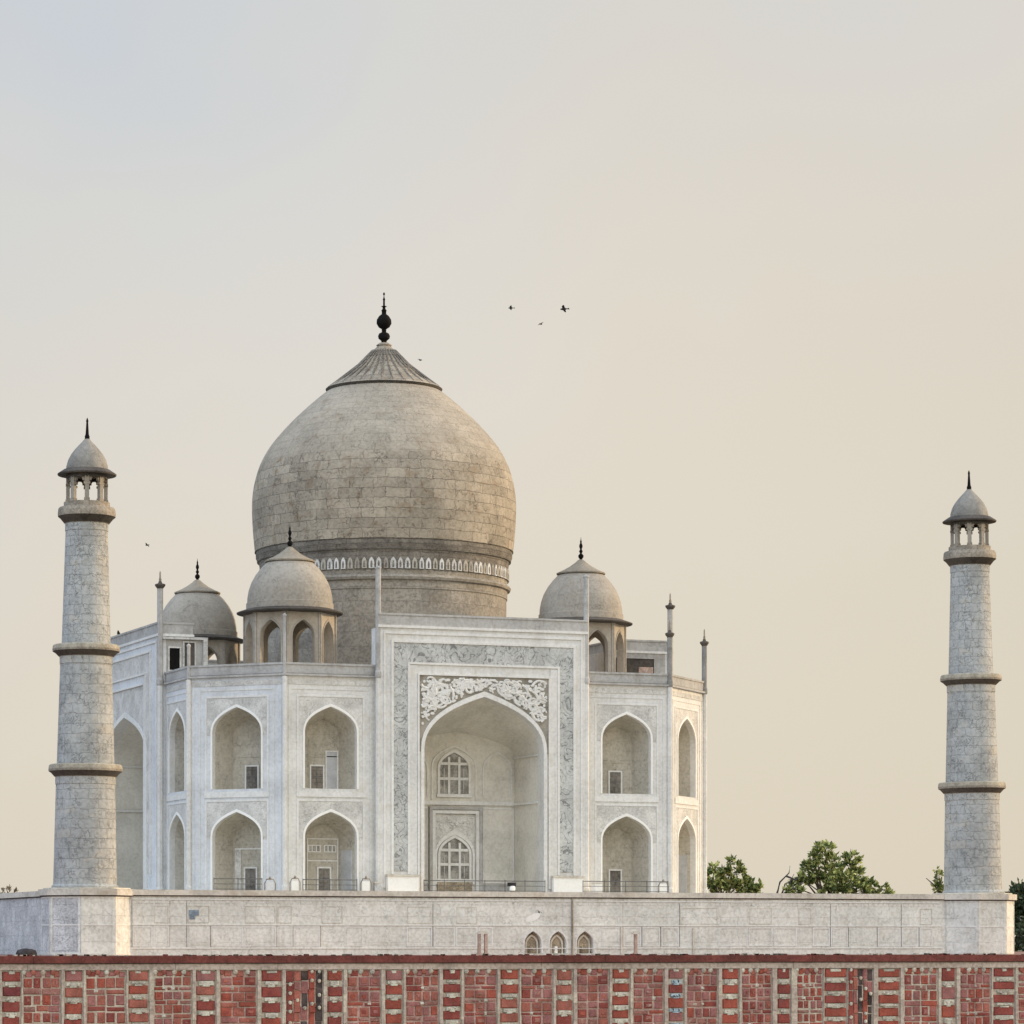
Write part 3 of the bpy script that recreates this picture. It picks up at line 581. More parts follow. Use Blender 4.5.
def portal(F, mkey, detail, TH=-1.3, scr=True, hw=6.47, za=19.92, ped=True, HP=11.3):
    WP = 0.8
    Fp = lambda u, w, v: F(u, w+WP, v)
    zs = 14.6
    m = MB()
    A = arch(hw, .3, zs, za, 12)
    m.poly2([[(-HP, 0), (HP, 0), (HP, 26.6), (-HP, 26.6)], A], Fp, 0, mkey)
    m.face([Fp(-HP, 0, 0), Fp(-HP, 0, 26.6), F(-HP, 0, 26.6), F(-HP, 0, 0)], mkey)
    m.face([Fp(HP, 0, 0), F(HP, 0, 0), F(HP, 0, 26.6), Fp(HP, 0, 26.6)], mkey)
    for s_ in (-1, 1):
        a = (s_*HP); pts = [F(a, 0, 21.5), F(a, TH, 21.5), F(a, TH, 26.6), F(a, 0, 26.6)]
        m.face(pts if s_ > 0 else pts[::-1], mkey if scr else 'coping')
    m.face([F(-HP, TH, 21), F(-HP, TH, 26.6), F(HP, TH, 26.6), F(HP, TH, 21)], mkey)
    loft(m, Fp, A, 0, A, -1.2, 'marble')
    B2 = arch(hw+.12, .3, zs-.2, 16.9, 12); loft(m, Fp, A, -1.2, B2, -8.0, 'recess')
    m.poly2([B2], Fp, -8.0, 'recess')
    m.build('portal_wall', mau)
    m = MB()      # coping
    m.box((-HP-.1, TH-.1+WP, 26.6), (HP+.1, .16, 26.85), 'trim', Fp); m.box((-HP, TH+WP, 26.85), (HP, .05, 27.85), 'coping', Fp)
    m.box((-HP-.08, TH-.08+WP, 27.85), (HP+.08, .14, ZP), 'coping', Fp)
    m.build('portal_coping', mau)
    # frames
    m = MB()
    band(m, Fp, arch(hw+.02, .3, zs, za+.02, 12), arch(hw+.36, .3, zs+.03, za+.55, 12), .003, .16, 'trim')
    rframe(m, Fp, -HP+.5, HP-.5, .6, 26.2, .22, .10, 'trim', bottom=False, w0=.003)
    for s_ in (-1, 1):       # outer and inner pale borders
        m.box((s_*9.75, .003, 2.0), (s_*10.0, .15, 25.15), 'trim', Fp); m.box((s_*8.0, .003, 2.0), (s_*8.25, .15, 23.0), 'trim', Fp)
        if scr: m.box((s_*7.02, .003, .6), (s_*7.2, .2, 22.1), 'trim', Fp)
        m.box((s_*7.22, .003, .6), (s_*7.98, .1, 22.9), 'marble', Fp)
    m.box((-10, .003, 25.15), (10, .15, 25.4), 'trim', Fp); m.box((-8.25, .003, 23.0), (8.25, .15, 23.2), 'trim', Fp)
    m.box((-7.02, .003, 21.95), (7.02, .2, 22.12), 'trim', Fp)
    m.build('portal_frame', mau)
    bk_ = 'script' if scr else 'inset'
    m = MB()      # inscription band
    for s_ in (-1, 1): m.box((s_*8.25, .003, 2.3), (s_*9.75, .055, 23.2), bk_, Fp)
    m.box((-9.75, .003, 23.2), (9.75, .055, 25.15), bk_, Fp)
    m.build('inscription_band', mau)
    # spandrels
    m = MB(); o = arch(hw+.37, 14.3, zs+.03, za+.56, 12)
    e7 = max(7.0, hw+.56)
    m.poly2([[(-e7, 14.3)] + o + [(e7, 14.3), (e7, 21.94), (-e7, 21.94)]], Fp, .03, 'carve_back' if scr else 'inset')
    def ok(u, v):
        if not (-6.85 < u < 6.85 and v < 21.8 and v > 14.6): return False
        au = abs(u); k = arch(hw+.5, 14.3, zs, za+.75, 12)[:14]
        for (a, b), (c, d) in zip(k, k[1:]):
            if a <= -au <= c and c > a: return v > b+(d-b)*(-au-a)/(c-a)
        return au > hw+.5
    scrolls(m, Fp, ok, .06, -6.8, 6.8, 14.8, 21.7, 165 if scr else 0, 5)
    m.build('carved_spandrel' if scr else 'spandrel_panel', mau)
    # pedestals under the frame
    for s_ in ((-1, 1) if ped else ()):
        m = MB(); m.box((s_*7.3, .2, .25), (s_*10.6, .75, 1.75), 'white', Fp); m.box((s_*7.2, .2, 1.75), (s_*10.7, .85, 1.95), 'cornice', Fp)
        m.box((s_*7.2, .2, 0), (s_*10.7, .85, .25), 'trim', Fp)
        m.build('pedestal', mau)
    if not detail: return
    wb = -8.0
    # upper window
    def arched_window(uc, hw_, z0, zs_, za_, name):
        m = MB(); A = arch(hw_, z0, zs_, za_, 8, uc); m.poly2([A], Fp, wb+.01, 'pane')
        pane = m
        m = MB(); band(m, Fp, A, arch(hw_+.26, z0-.3, zs_, za_+.32, 8, uc), wb, wb+.22, 'trim')
        m.box((uc-hw_-.35, wb, z0-.35), (uc+hw_+.35, wb+.25, z0-.02), 'trim', Fp)
        for k in (-1, 1): m.box((uc+k*hw_*.36-.12, wb+.02, z0), (uc+k*hw_*.36+.12, wb+.15, zs_+(za_-zs_)*.72), 'trim', Fp)
        for k in range(1, 3): zz = z0+(zs_+.5-z0)*k/2.0; m.box((uc-hw_, wb+.02, zz-.14), (uc+hw_, wb+.13, zz+.14), 'trim', Fp)
        for k in (-1, 1):
            m.box((uc+k*hw_*.68-.03, wb+.02, z0+.1), (uc+k*hw_*.68+.03, wb+.07, zs_), 'inset', Fp)
        o = m.build(name, mau); pane.build('pane', o); return o
    arched_window(-.15, 1.58, 10.5, 13.1, 14.75, 'window')
    m = MB(); band(m, Fp, arch(2.35, 9.9, 13.2, 15.3, 8, -.15), arch(2.5, 9.9, 13.2, 15.5, 8, -.15), wb, wb+.12, 'trim')
    m.box((-6.5, wb, 9.35), (6.5, wb+.2, 9.75), 'trim', Fp)
    for s_ in (-1, 1):
        band(m, Fp, arch(1.5, 10.3, 13.0, 14.7, 8, s_*4.65), arch(1.66, 10.3, 13.0, 14.95, 8, s_*4.65), wb, wb+.14, 'trim')
        rframe(m, Fp, s_*4.8-1.75, s_*4.8+1.75, 1.3, 9.1, .14, wb+.1, 'trim', w0=wb)
        # string courses and panels on the side walls of the portal recess
        for v0, v1 in ((9.35, 9.6), (14.2, 14.35)): m.box((s_*(hw-.02), -7.9, v0), (s_*(hw-.15), -1.3, v1), 'trim', Fp)
    m.build('recess_moulding', mau)
    m = MB(); rframe(m, Fp, -2.95, 2.85, .3, 9.15, .3, wb+.5, 'coping', bottom=False, w0=wb); rframe(m, Fp, -2.65, 2.55, .3, 8.8, .35, wb+.38, 'trim', bottom=False, w0=wb)
    o = arch(1.95, 1.2, 4.2, 6.35, 8, -.1)
    m.poly2([[(-2.3, .3), (-2.05, .3)] + o + [(1.85, .3), (2.2, .3), (2.2, 8.4), (-2.3, 8.4)]], Fp, wb+.1, 'inset')
    band(m, Fp, arch(1.95, 1.2, 4.2, 6.3, 8, -.1), arch(2.2, 1.2, 4.2, 6.85, 8, -.1), wb+.1, wb+.22, 'trim')
    def ok2(u, v): return -2.1 < u < 2.0 and 6.95 < v < 8.2
    scrolls(m, Fp, ok2, wb+.13, -2, 2, 7, 8.2, 14, 9, .5)
    m.build('door_surround', mau)
    arched_window(-.1, 1.6, 1.75, 4.2, 5.95, 'door')
    m = MB(); m.box((-2.0, wb+.01, .3), (1.8, wb+.2, 1.4), 'brownniche', Fp); m.build('door_step', mau)
    m = MB(); m.box((2.9, wb, .3), (6.5, wb+.15, 1.2), 'coping', Fp); m.build('dado', mau)
    m = MB(); m.box((-6.5, wb, .3), (-3.0, wb+.15, 1.2), 'coping', Fp); m.build('dado', mau)

dirs = {'front': -PI/2, 'right': 0.0, 'back': PI/2, 'left': PI}
for nm, a in dirs.items():
    F = frame(B_*math.cos(a), B_*math.sin(a), a)
    mk = 'marble_skytint' if nm == 'left' else 'marble'  # left side gets the marble with skylight tint in its colour
    det = nm in ('front', 'left', 'right')
    hp = 12.6 if nm == 'left' else HP
    bay(-P_, -hp, F, mk, det, {'front': 1, 'left': 0, 'right': 2}.get(nm, 0)); bay(hp, P_, F, mk, det, 0)
    parapet(-P_, -hp, F); parapet(hp, P_, F)
    if nm in ('front', 'back'): portal(F, mk, det)
    else: portal(F, mk, det, -4.5 if nm == 'left' else -7.3, False, 8.2 if nm == 'left' else 6.47, 19.0, False, hp)
    for u in (-hp, hp): pinnacle(*F(u, .62, 0).xy, 33.2 if nm in ('left', 'right') else 32.6, r=.31 if nm in ('left', 'right') else .27, cap=nm in ('left', 'right'))
q = (B_+P_)/2
for (sx, sy) in ((-1, -1), (1, -1), (1, 1), (-1, 1)):
    F = frame(sx*q, sy*q, math.atan2(sy, sx)); hc = (B_-P_)/math.sqrt(2)
    bay(-hc, hc, F, 'marble_skytint' if (sx, sy) == (-1, -1) else 'marble', sy < 0, 2 if sx < 0 else 3); parapet(-hc, hc, F)
for (x, y) in ((-P_, -B_), (P_, -B_), (B_, -P_), (B_, P_), (P_, B_), (-P_, B_), (-B_, P_), (-B_, -P_)):
    big = (x, y) == (P_, -B_)
    pinnacle(x*1.003, y*1.003, 28.4 if x > 0 or y > 0 else (27.6 if y < -25 else 25.0), r=.34, cap=not (x < 0 and y < 0))
roof = MB(); I = .5
roof.face([(-P_, -B_+I, 21.9), (P_, -B_+I, 21.9), (B_-I, -P_, 21.9), (B_-I, P_, 21.9), (P_, B_-I, 21.9), (-P_, B_-I, 21.9), (-B_+I, P_, 21.9), (-B_+I, -P_, 21.9)], 'coping')
roof.build('roof', mau)
# stair doors in the ends of the side portals, above the roof
for sx, ops in ((-1, ((-28.1, -27.0, 23.1, 25.4, 'metal'), (-26.5, -25.4, 23.0, 26.0, 'eave'))), (1, ((22.3, 27.1, 22.6, 26.0, 'eave'), (27.6, 28.5, 22.6, 24.0, 'metal')))):
    Fe = frame(0, -(12.6 if sx < 0 else HP), -PI/2)
    for (a, b, z0, z1, k) in ops:
        m = MB(); rframe(m, Fe, a-.15, b+.15, z0-.1, z1+.15, .15, .12, 'inset' if sx < 0 else 'coping', w0=0.002); o = m.build('stair_door', mau)
        m = MB(); m.box((a, .004, z0), (b, .03, z1), k, Fe)  # flat dark panel paints the unlit inside of the doorway
        if sx > 0 and b-a > 2: m.box((a+3.0, .03, z0), (b-.1, .06, z1-.9), 'postone', Fe)
        m.build('opening', o)
    if sx < 0:
        m = MB(); m.box((-28.9, .0, 26.3), (-24.1, .4, 26.5), 'inset', Fe); m.box((-24.55, .02, 21.9), (-24.1, .4, 26.3), 'inset', Fe); m.build('stair_hood', mau)

# main dome
dome = empty('main_dome', (0, 0, 0), parent=mau)
m = MB(); m.uvr = 13.5
m.lathe((0, 0, 0), [(13.35, 21.5), (13.35, 32.4), (13.45, 32.45), (13.45, 33.3)], 128, 'drum'); m.build('drum', dome)
m = MB(); m.uvr = 13.5
m.lathe((0, 0, 0), [(13.45, 33.3), (13.75, 33.4), (13.85, 33.65), (13.7, 33.85), (13.4, 33.95), (13.45, 34.45)], 128, 'drum')
m.lathe((0, 0, 0), [(13.55, 35.8), (13.65, 36.5), (13.85, 36.55), (13.9, 36.9), (13.98, 37.0), (14.0, 37.6), (14.12, 37.65)], 128, 'domeband'); m.build('ring_moulding', dome)
m = MB(); m.uvr = 13.5
m.lathe((0, 0, 0), [(13.45, 34.45), (13.55, 35.8)], 128, 'domeband')
for i in range(112):       # pale petals of the frieze
    a = 2*PI*i/112; Fk = frame(13.5*math.cos(a), 13.5*math.sin(a), a)
    jj = random.uniform(-.04, .04)
    pk = random.choice(['trim', 'inset', 'niche', 'niche', 'inset', 'kiosk'])
    m.poly2([arch(.27+jj, 34.5, 35.1, 35.7, 3)], Fk, .14, pk); A = arch(.27+jj, 34.5, 35.1, 35.7, 3); loft(m, Fk, A, .14, A, -.05, pk, False)
    m.poly2([arch(.1, 34.6, 35.0, 35.35, 3)], Fk, .16, 'domeband')
m.build('petal_frieze', dome)
m = MB(); m.uvr = 14.0
key = [(14.08, 37.65), (14.3, 40.0), (14.4, 42.2), (14.33, 43.9), (14.02, 45.6), (13.45, 47.3), (12.5, 49.0), (11.3, 50.5), (9.9, 52.0), (8.3, 53.5), (6.9, 54.7), (5.95, 55.4)]
prof = []
for i in range(len(key)-1):      # Catmull-Rom
    p0, p1, p2, p3 = key[max(i-1, 0)], key[i], key[i+1], key[min(i+2, len(key)-1)]
    for k in range(4):
        t = k/4; prof.append(tuple(.5*((2*p1[d])+(-p0[d]+p2[d])*t+(2*p0[d]-5*p1[d]+4*p2[d]-p3[d])*t*t+(-p0[d]+3*p1[d]-3*p2[d]+p3[d])*t**3) for d in (0, 1)))
prof.append(key[-1])
m.lathe((0, 0, 0), [(a, b, 'dome' if b < 46.5 else 'domeup') for a, b in prof], 128, 'dome'); m.build('shell', dome)
m = MB(); m.uvr = 5
m.lathe((0, 0, 0), [(5.95, 55.4, 'eave'), (6.25, 55.25, 'eave'), (6.38, 55.5), (5.9, 55.85), (4.7, 56.6), (3.7, 57.3), (2.8, 58.1), (1.9, 59.0), (1.15, 59.8), (.75, 60.2), (.85, 60.35), (.5, 60.6), (0, 60.6)], 96, 'dome')
for i in range(32):      # lotus ribs
    a = 2*PI*i/32; pts = [(6.15, 55.62), (4.75, 56.68), (2.85, 58.16), (1.3, 59.75)]
    m.tube([(r*math.cos(a), r*math.sin(a), z) for r, z in pts], .09, 'domeband', 4)
m.build('lotus_cap', dome)
m = MB(); k = 1/9.16
def fprof(*rows): return [((r)*k, (HOR-y)*k-EYE) for r, y in rows]
m.lathe((0, 0, 0), fprof((3, 348), (3.5, 346), (2, 344), (3, 341), (5.5, 339), (6, 336.5), (5, 334), (2.2, 332.5), (2.4, 329.5), (5.5, 327.5), (7.5, 324), (7.2, 320), (5, 316.5), (2.4, 314.5), (2.2, 312), (2.8, 311), (1.4, 309), (1.6, 307.3), (3, 306.8), (1, 306), (.9, 301), (1.3, 300), (.6, 298), (.3, 296), (1.0, 294.8), (.9, 293.5), (0, 292.5)), 20, 'metal')
m.build('finial', dome)

# roof kiosks
def kiosk(cx, cy):
    k = empty('roof_kiosk', (cx, cy, 21.9), parent=mau)
    def fin(m, name): o = m.build(name, k); o.location = (-cx, -cy, -21.9); return o
    r = 4.35; R8 = r/math.cos(PI/8); side = r*math.tan(PI/8)
    m = MB(); m.prism(octo(cx, cy, 4.75), 21.9, 23.3, 'kioskwall'); m.prism(octo(cx, cy, 4.95), 23.3, 23.5, 'kioskwall'); fin(m, 'base')
    for i in range(8):
        a = i*PI/4; F = frame(cx+r*math.cos(a), cy+r*math.sin(a), a)
        m = MB(); A = arch(1.18, 23.5, 26.3, 28.0, 7); sw = side-.002
        m.poly2([[(-sw, 23.5), (-1.18, 23.5)] + A[1:-1] + [(1.18, 23.5), (sw, 23.5), (sw, 29.0), (-sw, 29.0)]], F, 0, 'kioskwall')
        A2 = A; loft(m, F, A2, 0, A2, -.7, 'kioskwall', False)
        Fi = lambda u, w, v: F(-u, -.7-w, v); si = (r-.7)*math.tan(PI/8)
        m.poly2([[(-si, 23.5), (-1.18, 23.5)] + A[1:-1] + [(1.18, 23.5), (si, 23.5), (si, 29.0), (-si, 29.0)]], Fi, 0, 'kioskwall')
        band(m, F, arch(1.19, 23.5, 26.3, 28.01, 7), arch(1.32, 23.5, 26.3, 28.25, 7), .003, .06, 'kiosk')
        m.box((sw-.2, .002, 23.5), (sw, .12, 28.9), 'kiosk', F); m.box((-sw, .002, 23.5), (-sw+.2, .12, 28.9), 'kiosk', F)
        fin(m, 'arcade_wall')
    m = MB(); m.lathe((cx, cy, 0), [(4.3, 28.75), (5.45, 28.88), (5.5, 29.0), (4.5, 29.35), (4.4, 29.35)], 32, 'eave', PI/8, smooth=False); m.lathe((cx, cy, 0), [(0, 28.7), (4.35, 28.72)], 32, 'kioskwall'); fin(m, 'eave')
    m = MB(); m.uvr = 4.5
    pr = [(4.5, 29.3), (4.5, 29.95), (4.40, 30.0), (4.38, 30.5), (4.24, 31.3), (3.97, 32.1), (3.53, 32.9), (3.0, 33.6), (2.45, 34.15), (2.2, 34.38)]
    m.lathe((cx, cy, 0), pr, 48, 'kiosk'); fin(m, 'dome')
    m = MB(); m.uvr = 2
    m.lathe((cx, cy, 0), [(2.2, 34.36), (2.58, 34.24), (2.6, 34.38), (1.85, 34.72), (1.2, 35.08), (.62, 35.5), (.3, 35.8), (0, 35.9)], 32, 'capbrown'); fin(m, 'lotus_cap')
    m = MB(); m.lathe((cx, cy, 0), [(.26, 35.6), (.14, 35.9), (.28, 36.1), (.28, 36.3), (.1, 36.5), (.2, 36.72), (.09, 36.95), (.19, 37.2), (.17, 37.4), (.08, 37.6), (.10, 37.75), (.04, 37.95), (0, 38.3)], 12, 'metal'); fin(m, 'finial')
for (sx, sy) in ((-1, -1), (1, -1), (-1, 1), (1, 1)): kiosk(sx*16.29, sy*16.29)

# ------------------------------------------------------------------ minarets
def minaret(cx, cy, label):
    t = empty('minaret', (cx, cy, 0), label, 'minaret', 'corner minarets of the plinth')
    def fin(m, name, par=None, loc=(0, 0, 0)):
        o = m.build(name, par or t); o.location = (-loc[0], -loc[1], -loc[2]); return o
    c0 = (0, 0, 0)
    for (z0, r0, z1, r1) in ((0.12, 2.90, 10.2, 2.68), (11.4, 2.62, 21.1, 2.34), (22.2, 2.23, 33.4, 1.90)):
        m = MB(); m.uvr = 2.6; n = 6
        pr = [(r0+(r1-r0)*i/n, z0+(z1-z0)*i/n) for i in range(n+1)]
        if z0 < 1: pr = [(3.05, 0.14), (3.05, .3), (2.9, .45)] + pr[1:]
        m.lathe(c0, pr, 48, 'minaret'); fin(m, 'shaft')
    for (zb, zt, ri, ro) in ((10.15, 11.4, 2.68, 3.36), (21.1, 22.3, 2.34, 3.05), (33.35, 34.8, 1.90, 2.62)):
        m = MB(); h = zt-zb; low = zb < 30; zb += .12*low; h = zt-zb; rimk = 'rim' if low else 'balcony'; und = 'eave' if low else 'eave'
        m.lathe(c0, [(ri, zb-.75, 'minaret'), (ri+.07, zb-.7, 'minaret'), (ri+.07, zb-.05, 'balcony'), (ri+.15, zb, und), (ro-.22, zb+h*.3, und), (ro, zb+h*.42, 'balcony'), (ro+.02, zb+h*.6, rimk), (ro-.03, zb+h*.9, rimk), (ro-.12, zt-.03, rimk), (ro-.3, zt-.03), (ro-.32, zt-.35), (ri-.4, zt-.35)], 48, 'balcony')
        fin(m, 'balcony')
    m = MB(); m.lathe(c0, [(2.2, 34.7), (2.1, 34.75), (2.1, 35.25), (0, 35.27)], 32, 'balcony'); fin(m, 'pavilion_base')
    for i in range(8):
        a = math.atan2(camo.location.y-cy, camo.location.x-cx)+i*PI/4; x, y = 1.72*math.cos(a), 1.72*math.sin(a); F = frame(x, y, a)
        m = MB(); m.box((-.2, -.17, 35.25), (.2, .17, 37.5), 'pillar', F); m.box((-.26, -.22, 35.25), (.26, .22, 35.5), 'balcony', F); m.box((-.3, -.2, 36.75), (.3, .2, 36.95), 'balcony', F)
        # brackets toward neighbours
        for s_ in (-1, 1): m.face([F(s_*.2, 0, 37.5), F(s_*.2, 0, 36.9), F(s_*.6, -.15, 37.5)], 'balcony'); m.box((s_*.2, -.12, 37.1), (s_*.42, .1, 37.5), 'balcony', F)
        fin(m, 'column')
    m = MB(); m.lathe(c0, [(1.45, 37.4), (1.9, 37.4), (1.9, 37.75), (2.66, 37.72), (2.7, 37.85), (2.1, 38.25), (1.9, 38.3)], 24, 'eave'); m.lathe(c0, [(0, 37.6), (1.5, 37.6)], 24, 'eave'); fin(m, 'eave')
    m = MB(); m.uvr = 1.9
    m.lathe(c0, [(1.93, 38.2), (1.9, 38.6), (1.74, 39.15), (1.47, 39.65), (1.12, 40.1), (.76, 40.5), (.45, 40.82), (.22, 41.1), (0, 41.15)], 16, 'capstone'); fin(m, 'cupola')
    t.rotation_euler = (0, 0.005 if cx < 0 else -0.011, 0)
    if cx > 0: t.scale = (1, 1, .994)
    m = MB(); m.lathe(c0, [(.3, 40.8), (.22, 41.2), (.24, 41.3), (.16, 41.5), (.09, 42.6), (.12, 42.72), (.05, 42.95), (0, 43.05)], 10, 'metal'); fin(m, 'finial')
minaret(-46.0, -46.17, 'tall round stone minaret nearest the viewer, standing on the left corner of the plinth')
minaret(46.3, -46.17, 'tall round stone minaret standing alone on the right corner of the plinth, among treetops')

# ------------------------------------------------------------------ red sandstone river wall
WY = -62.0; WT = -5.95
wall = empty('river_wall', (0, WY, -13.5), 'long red sandstone wall with carved panels and pale pilasters below the plinth', 'wall')
def wadd(m, name): o = m.build(name, wall); o.location = (0, -WY, 13.5); return o
FW = frame(0, WY, -PI/2)
X0, X1 = -95.0, 118.0
m = MB(); m.box((X0, -.75, -13.5), (X1, -.1, -7.2), 'mortar', FW); wadd(m, 'wall_core')
m = MB(); rnd = random.Random(8); x = X0
while x < X1:
    x2 = min(X1, x+rnd.uniform(5, 9)); dy = rnd.uniform(-.02, .02)
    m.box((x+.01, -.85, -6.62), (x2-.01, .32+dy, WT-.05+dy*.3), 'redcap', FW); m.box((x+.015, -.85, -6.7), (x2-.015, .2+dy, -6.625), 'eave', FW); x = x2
for i in range(260):
    xx = rnd.uniform(-65, 75); s_ = rnd.uniform(.06, .16); m.box((xx, -.3, WT-.06), (xx+s_*2.2, .2, WT-.05+s_), rnd.choice(['redcap', 'eave', 'mortar']), FW)
wadd(m, 'coping')
m = MB(); x = X0
while x < X1:
    x2 = min(X1, x+rnd.uniform(8, 14)); dy = rnd.uniform(-.015, .015); m.box((x+.01, -.8, -7.22), (x2-.02, .12+dy, -6.7), 'beam', FW); x = x2
wadd(m, 'stone_beam')
mods = [('n', 3, 20), ('w', 24, 60), ('n', 65, 82), ('w', 87, 125), ('n', 129, 148), ('w', 155, 191), ('n', 197, 215), ('w', 221, 256), ('n', 262, 281), ('d', 287, 322), ('n', 328, 342),
        ('w', 348, 380), ('n', 386, 402), ('w', 407, 438), ('n', 444, 460), ('w', 465, 496), ('n', 501, 518), ('w', 522, 552), ('n', 557, 572), ('w', 578, 608), ('n', 613, 629), ('w', 634, 663),
        ('b', 669, 683), ('w', 688, 717), ('n', 723, 738), ('w', 743, 771), ('n', 778, 790), ('w', 798, 822), ('n', 825, 846), ('d', 849, 872), ('n', 879, 899), ('w', 905, 937), ('n', 942, 955),
        ('w', 961, 990), ('n', 994, 1014), ('w', 1019, 1050), ('n', 1056, 1072), ('w', 1077, 1108)]
lx = -5
for i in range(4): mods.insert(0, ('w' if i % 2 == 0 else 'n', lx-(36 if i % 2 == 0 else 18), lx)); lx -= (36 if i % 2 == 0 else 18)+6
def block(m, F, u0, u1, v0, v1, d, key, rd, bev=.07):
    j = lambda: rd.uniform(-.055, .055)
    u0 += j(); u1 += j(); v0 += j(); v1 += j(); b = min(bev, (u1-u0)*.25, (v1-v0)*.25)
    if u1-u0 < .08 or v1-v0 < .08: return
    o = [(u0, v0), (u1, v0), (u1, v1), (u0, v1)]; i_ = [(u0+b, v0+b), (u1-b, v0+b), (u1-b, v1-b), (u0+b, v1-b)]
    i_ = [(p[0]+j()*.6, p[1]+j()*.6) for p in i_]
    m.face([F(p[0], d, p[1]) for p in i_], key)
    for k in range(4):
        a, c = o[k], o[(k+1) % 4]; e, f = i_[k], i_[(k+1) % 4]
        m.face([F(a[0], 0, a[1]), F(c[0], 0, c[1]), F(f[0], d, f[1]), F(e[0], d, e[1])], key)
VB = -12.6
prev = None
for idx, (ty, p0, p1) in enumerate(mods):
    u0, u1 = XA(p0-.7, WY), XA(p1+.7, WY); rd = random.Random(idx*7+3); wd = u1-u0
    m = MB(); Fb = lambda u, w, v: FW(u, w-.098, v)
    if prev is not None:       # pilaster between this module and the previous one
        a, b = prev+.04, u0-.04; q = MB(); z = -7.22
        while z > -13.4:
            h = rd.uniform(.8, 1.9); z2 = max(-13.5, z-h); dd = rd.uniform(-.02, .03)
            q.box((a+rd.uniform(0, .03), -.1, z2+.015), (b-rd.uniform(0, .03), .1+dd, z-.015), rd.choice(['beam', 'mortar', 'beam']), FW); z = z2
        wadd(q, 'pilaster')
    prev = u1
    rk = lambda: 'red%d' % rd.choice([0, 0, 1, 2, 3, 4] if ty != 'w' else [0, 1, 2, 4, 4, 2])
    if ty in ('n', 'b'):
        per = rd.choice([1.22, 1.3, 1.38, 1.75]) if ty == 'n' else 1.32; z = -7.3; ins = 'blueinlay' if ty == 'b' else 'paleinlay'; kb = rd.choice(['red0', 'red1', 'red2'])
        while z > -13:
            block(m, Fb, u0+.05, u1-.05, z-per*.66, z-.02, .13, kb if rd.random() < .6 else rk(), rd)
            iw = wd*rd.uniform(.3, .42)
            block(m, Fb, (u0+u1)/2-iw, (u0+u1)/2+iw, z-per*.97, z-per*.7, .18, ins, rd, .04)
            block(m, Fb, (u0+u1)/2-iw*.55, (u0+u1)/2+iw*.55, z-per*1.08, z-per*.9, .2, ins, rd, .1)
            for sg in (-1, 1): block(m, Fb, (u0+u1)/2+sg*iw*.5-.13, (u0+u1)/2+sg*iw*.5+.13, z-per*.93, z-per*.75, .21, 'beam' if ty == 'n' else 'blackstone', rd, .06)
            # two carved bosses on the inlay
            z -= per
        hw_ = wd*rd.uniform(.12, .3); block(m, Fb, (u0+u1)/2-hw_, (u0+u1)/2+hw_, -7.62, -7.26, .17, 'paleinlay', rd, .14)
    elif ty == 'w':
        m.box((u0+.03, 0, -13.4), (u1-.03, .012, -7.25), rd.choice(['pinkmortar', 'pinkmortar', 'mortar']), Fb)
        nc = rd.choice([3, 4, 4]); per = rd.choice([1.5, 1.35, 1.2]); z = -7.85; cw = wd/nc; th = rd.uniform(.55, .68); style = rd.random()
        for c_ in range(nc):     # top scallops
            uu = u0+cw*(c_+.5)
            m.lathe(Fb(uu-.32+rd.uniform(-.08, .08), .0, -7.4), [(0, .24), (.22, .18), (.27, 0), (.18, -.2), (0, -.28)], 10, rd.choice(['paleinlay', 'mortar', 'red2']))
            block(m, Fb, uu-.2, uu+cw*.45, -7.8, -7.3, .1, rk(), rd)
        while z > -13:
            for c_ in range(nc):
                a = u0+cw*c_+.07; b = u0+cw*(c_+1)-.07
                block(m, Fb, a, b, z-per*th, z-.04, .11, rk(), rd)
                if style < .5:   # inner raised frame of the block
                    block(m, Fb, a+.2, b-.2, z-per*th+.2, z-.24, .16, rk(), rd, .05)
                if style > .75 and c_ == 1: block(m, Fb, a+.12, b-.12, z-per*th*.8, z-.16, .17, 'pinkback', rd, .1)
            n2 = rd.choice([2, 3]); c2 = wd/n2
            for c_ in range(n2): block(m, Fb, u0+c2*c_+.07, u0+c2*(c_+1)-.07, z-per+.05, z-per*th-.1, .10, rk() if rd.random() < .7 else 'pinkback', rd)
            for c_ in (1, 2):
                if rd.random() < .35: block(m, Fb, u0+cw*c_-.2, u0+cw*c_+.2, z-per*(th+1)/2-.14, z-per*(th+1)/2+.16, .14, 'paleinlay', rd, .12)
            z -= per
    else:                        # red and near-black vertical strips
        n2 = 5; cw = wd/n2
        for c_ in range(n2):
            kk = ['red1', 'red2', 'blackstrip', 'red0', 'blackstrip'][c_]
            z = -7.3
            while z > -13:
                h = rd.uniform(.7, 1.3); block(m, Fb, u0+cw*c_+.03, u0+cw*(c_+1)-.03, z-h, z-.03, .05 if kk == 'blackstrip' else .13, kk if rd.random() < .85 else 'red4', rd, .05)
                if rd.random() < .35: m.lathe(Fb(u0+cw*(c_+.5), .16, z-.1), [(0, .18), (.14, .12), (.17, 0), (.1, -.15), (0, -.18)], 8, rd.choice(['paleinlay', 'mortar']))
                z -= h
    wadd(m, {'n': 'narrow_panel', 'b': 'narrow_panel', 'w': 'carved_panel', 'd': 'dark_strip_panel'}[ty])

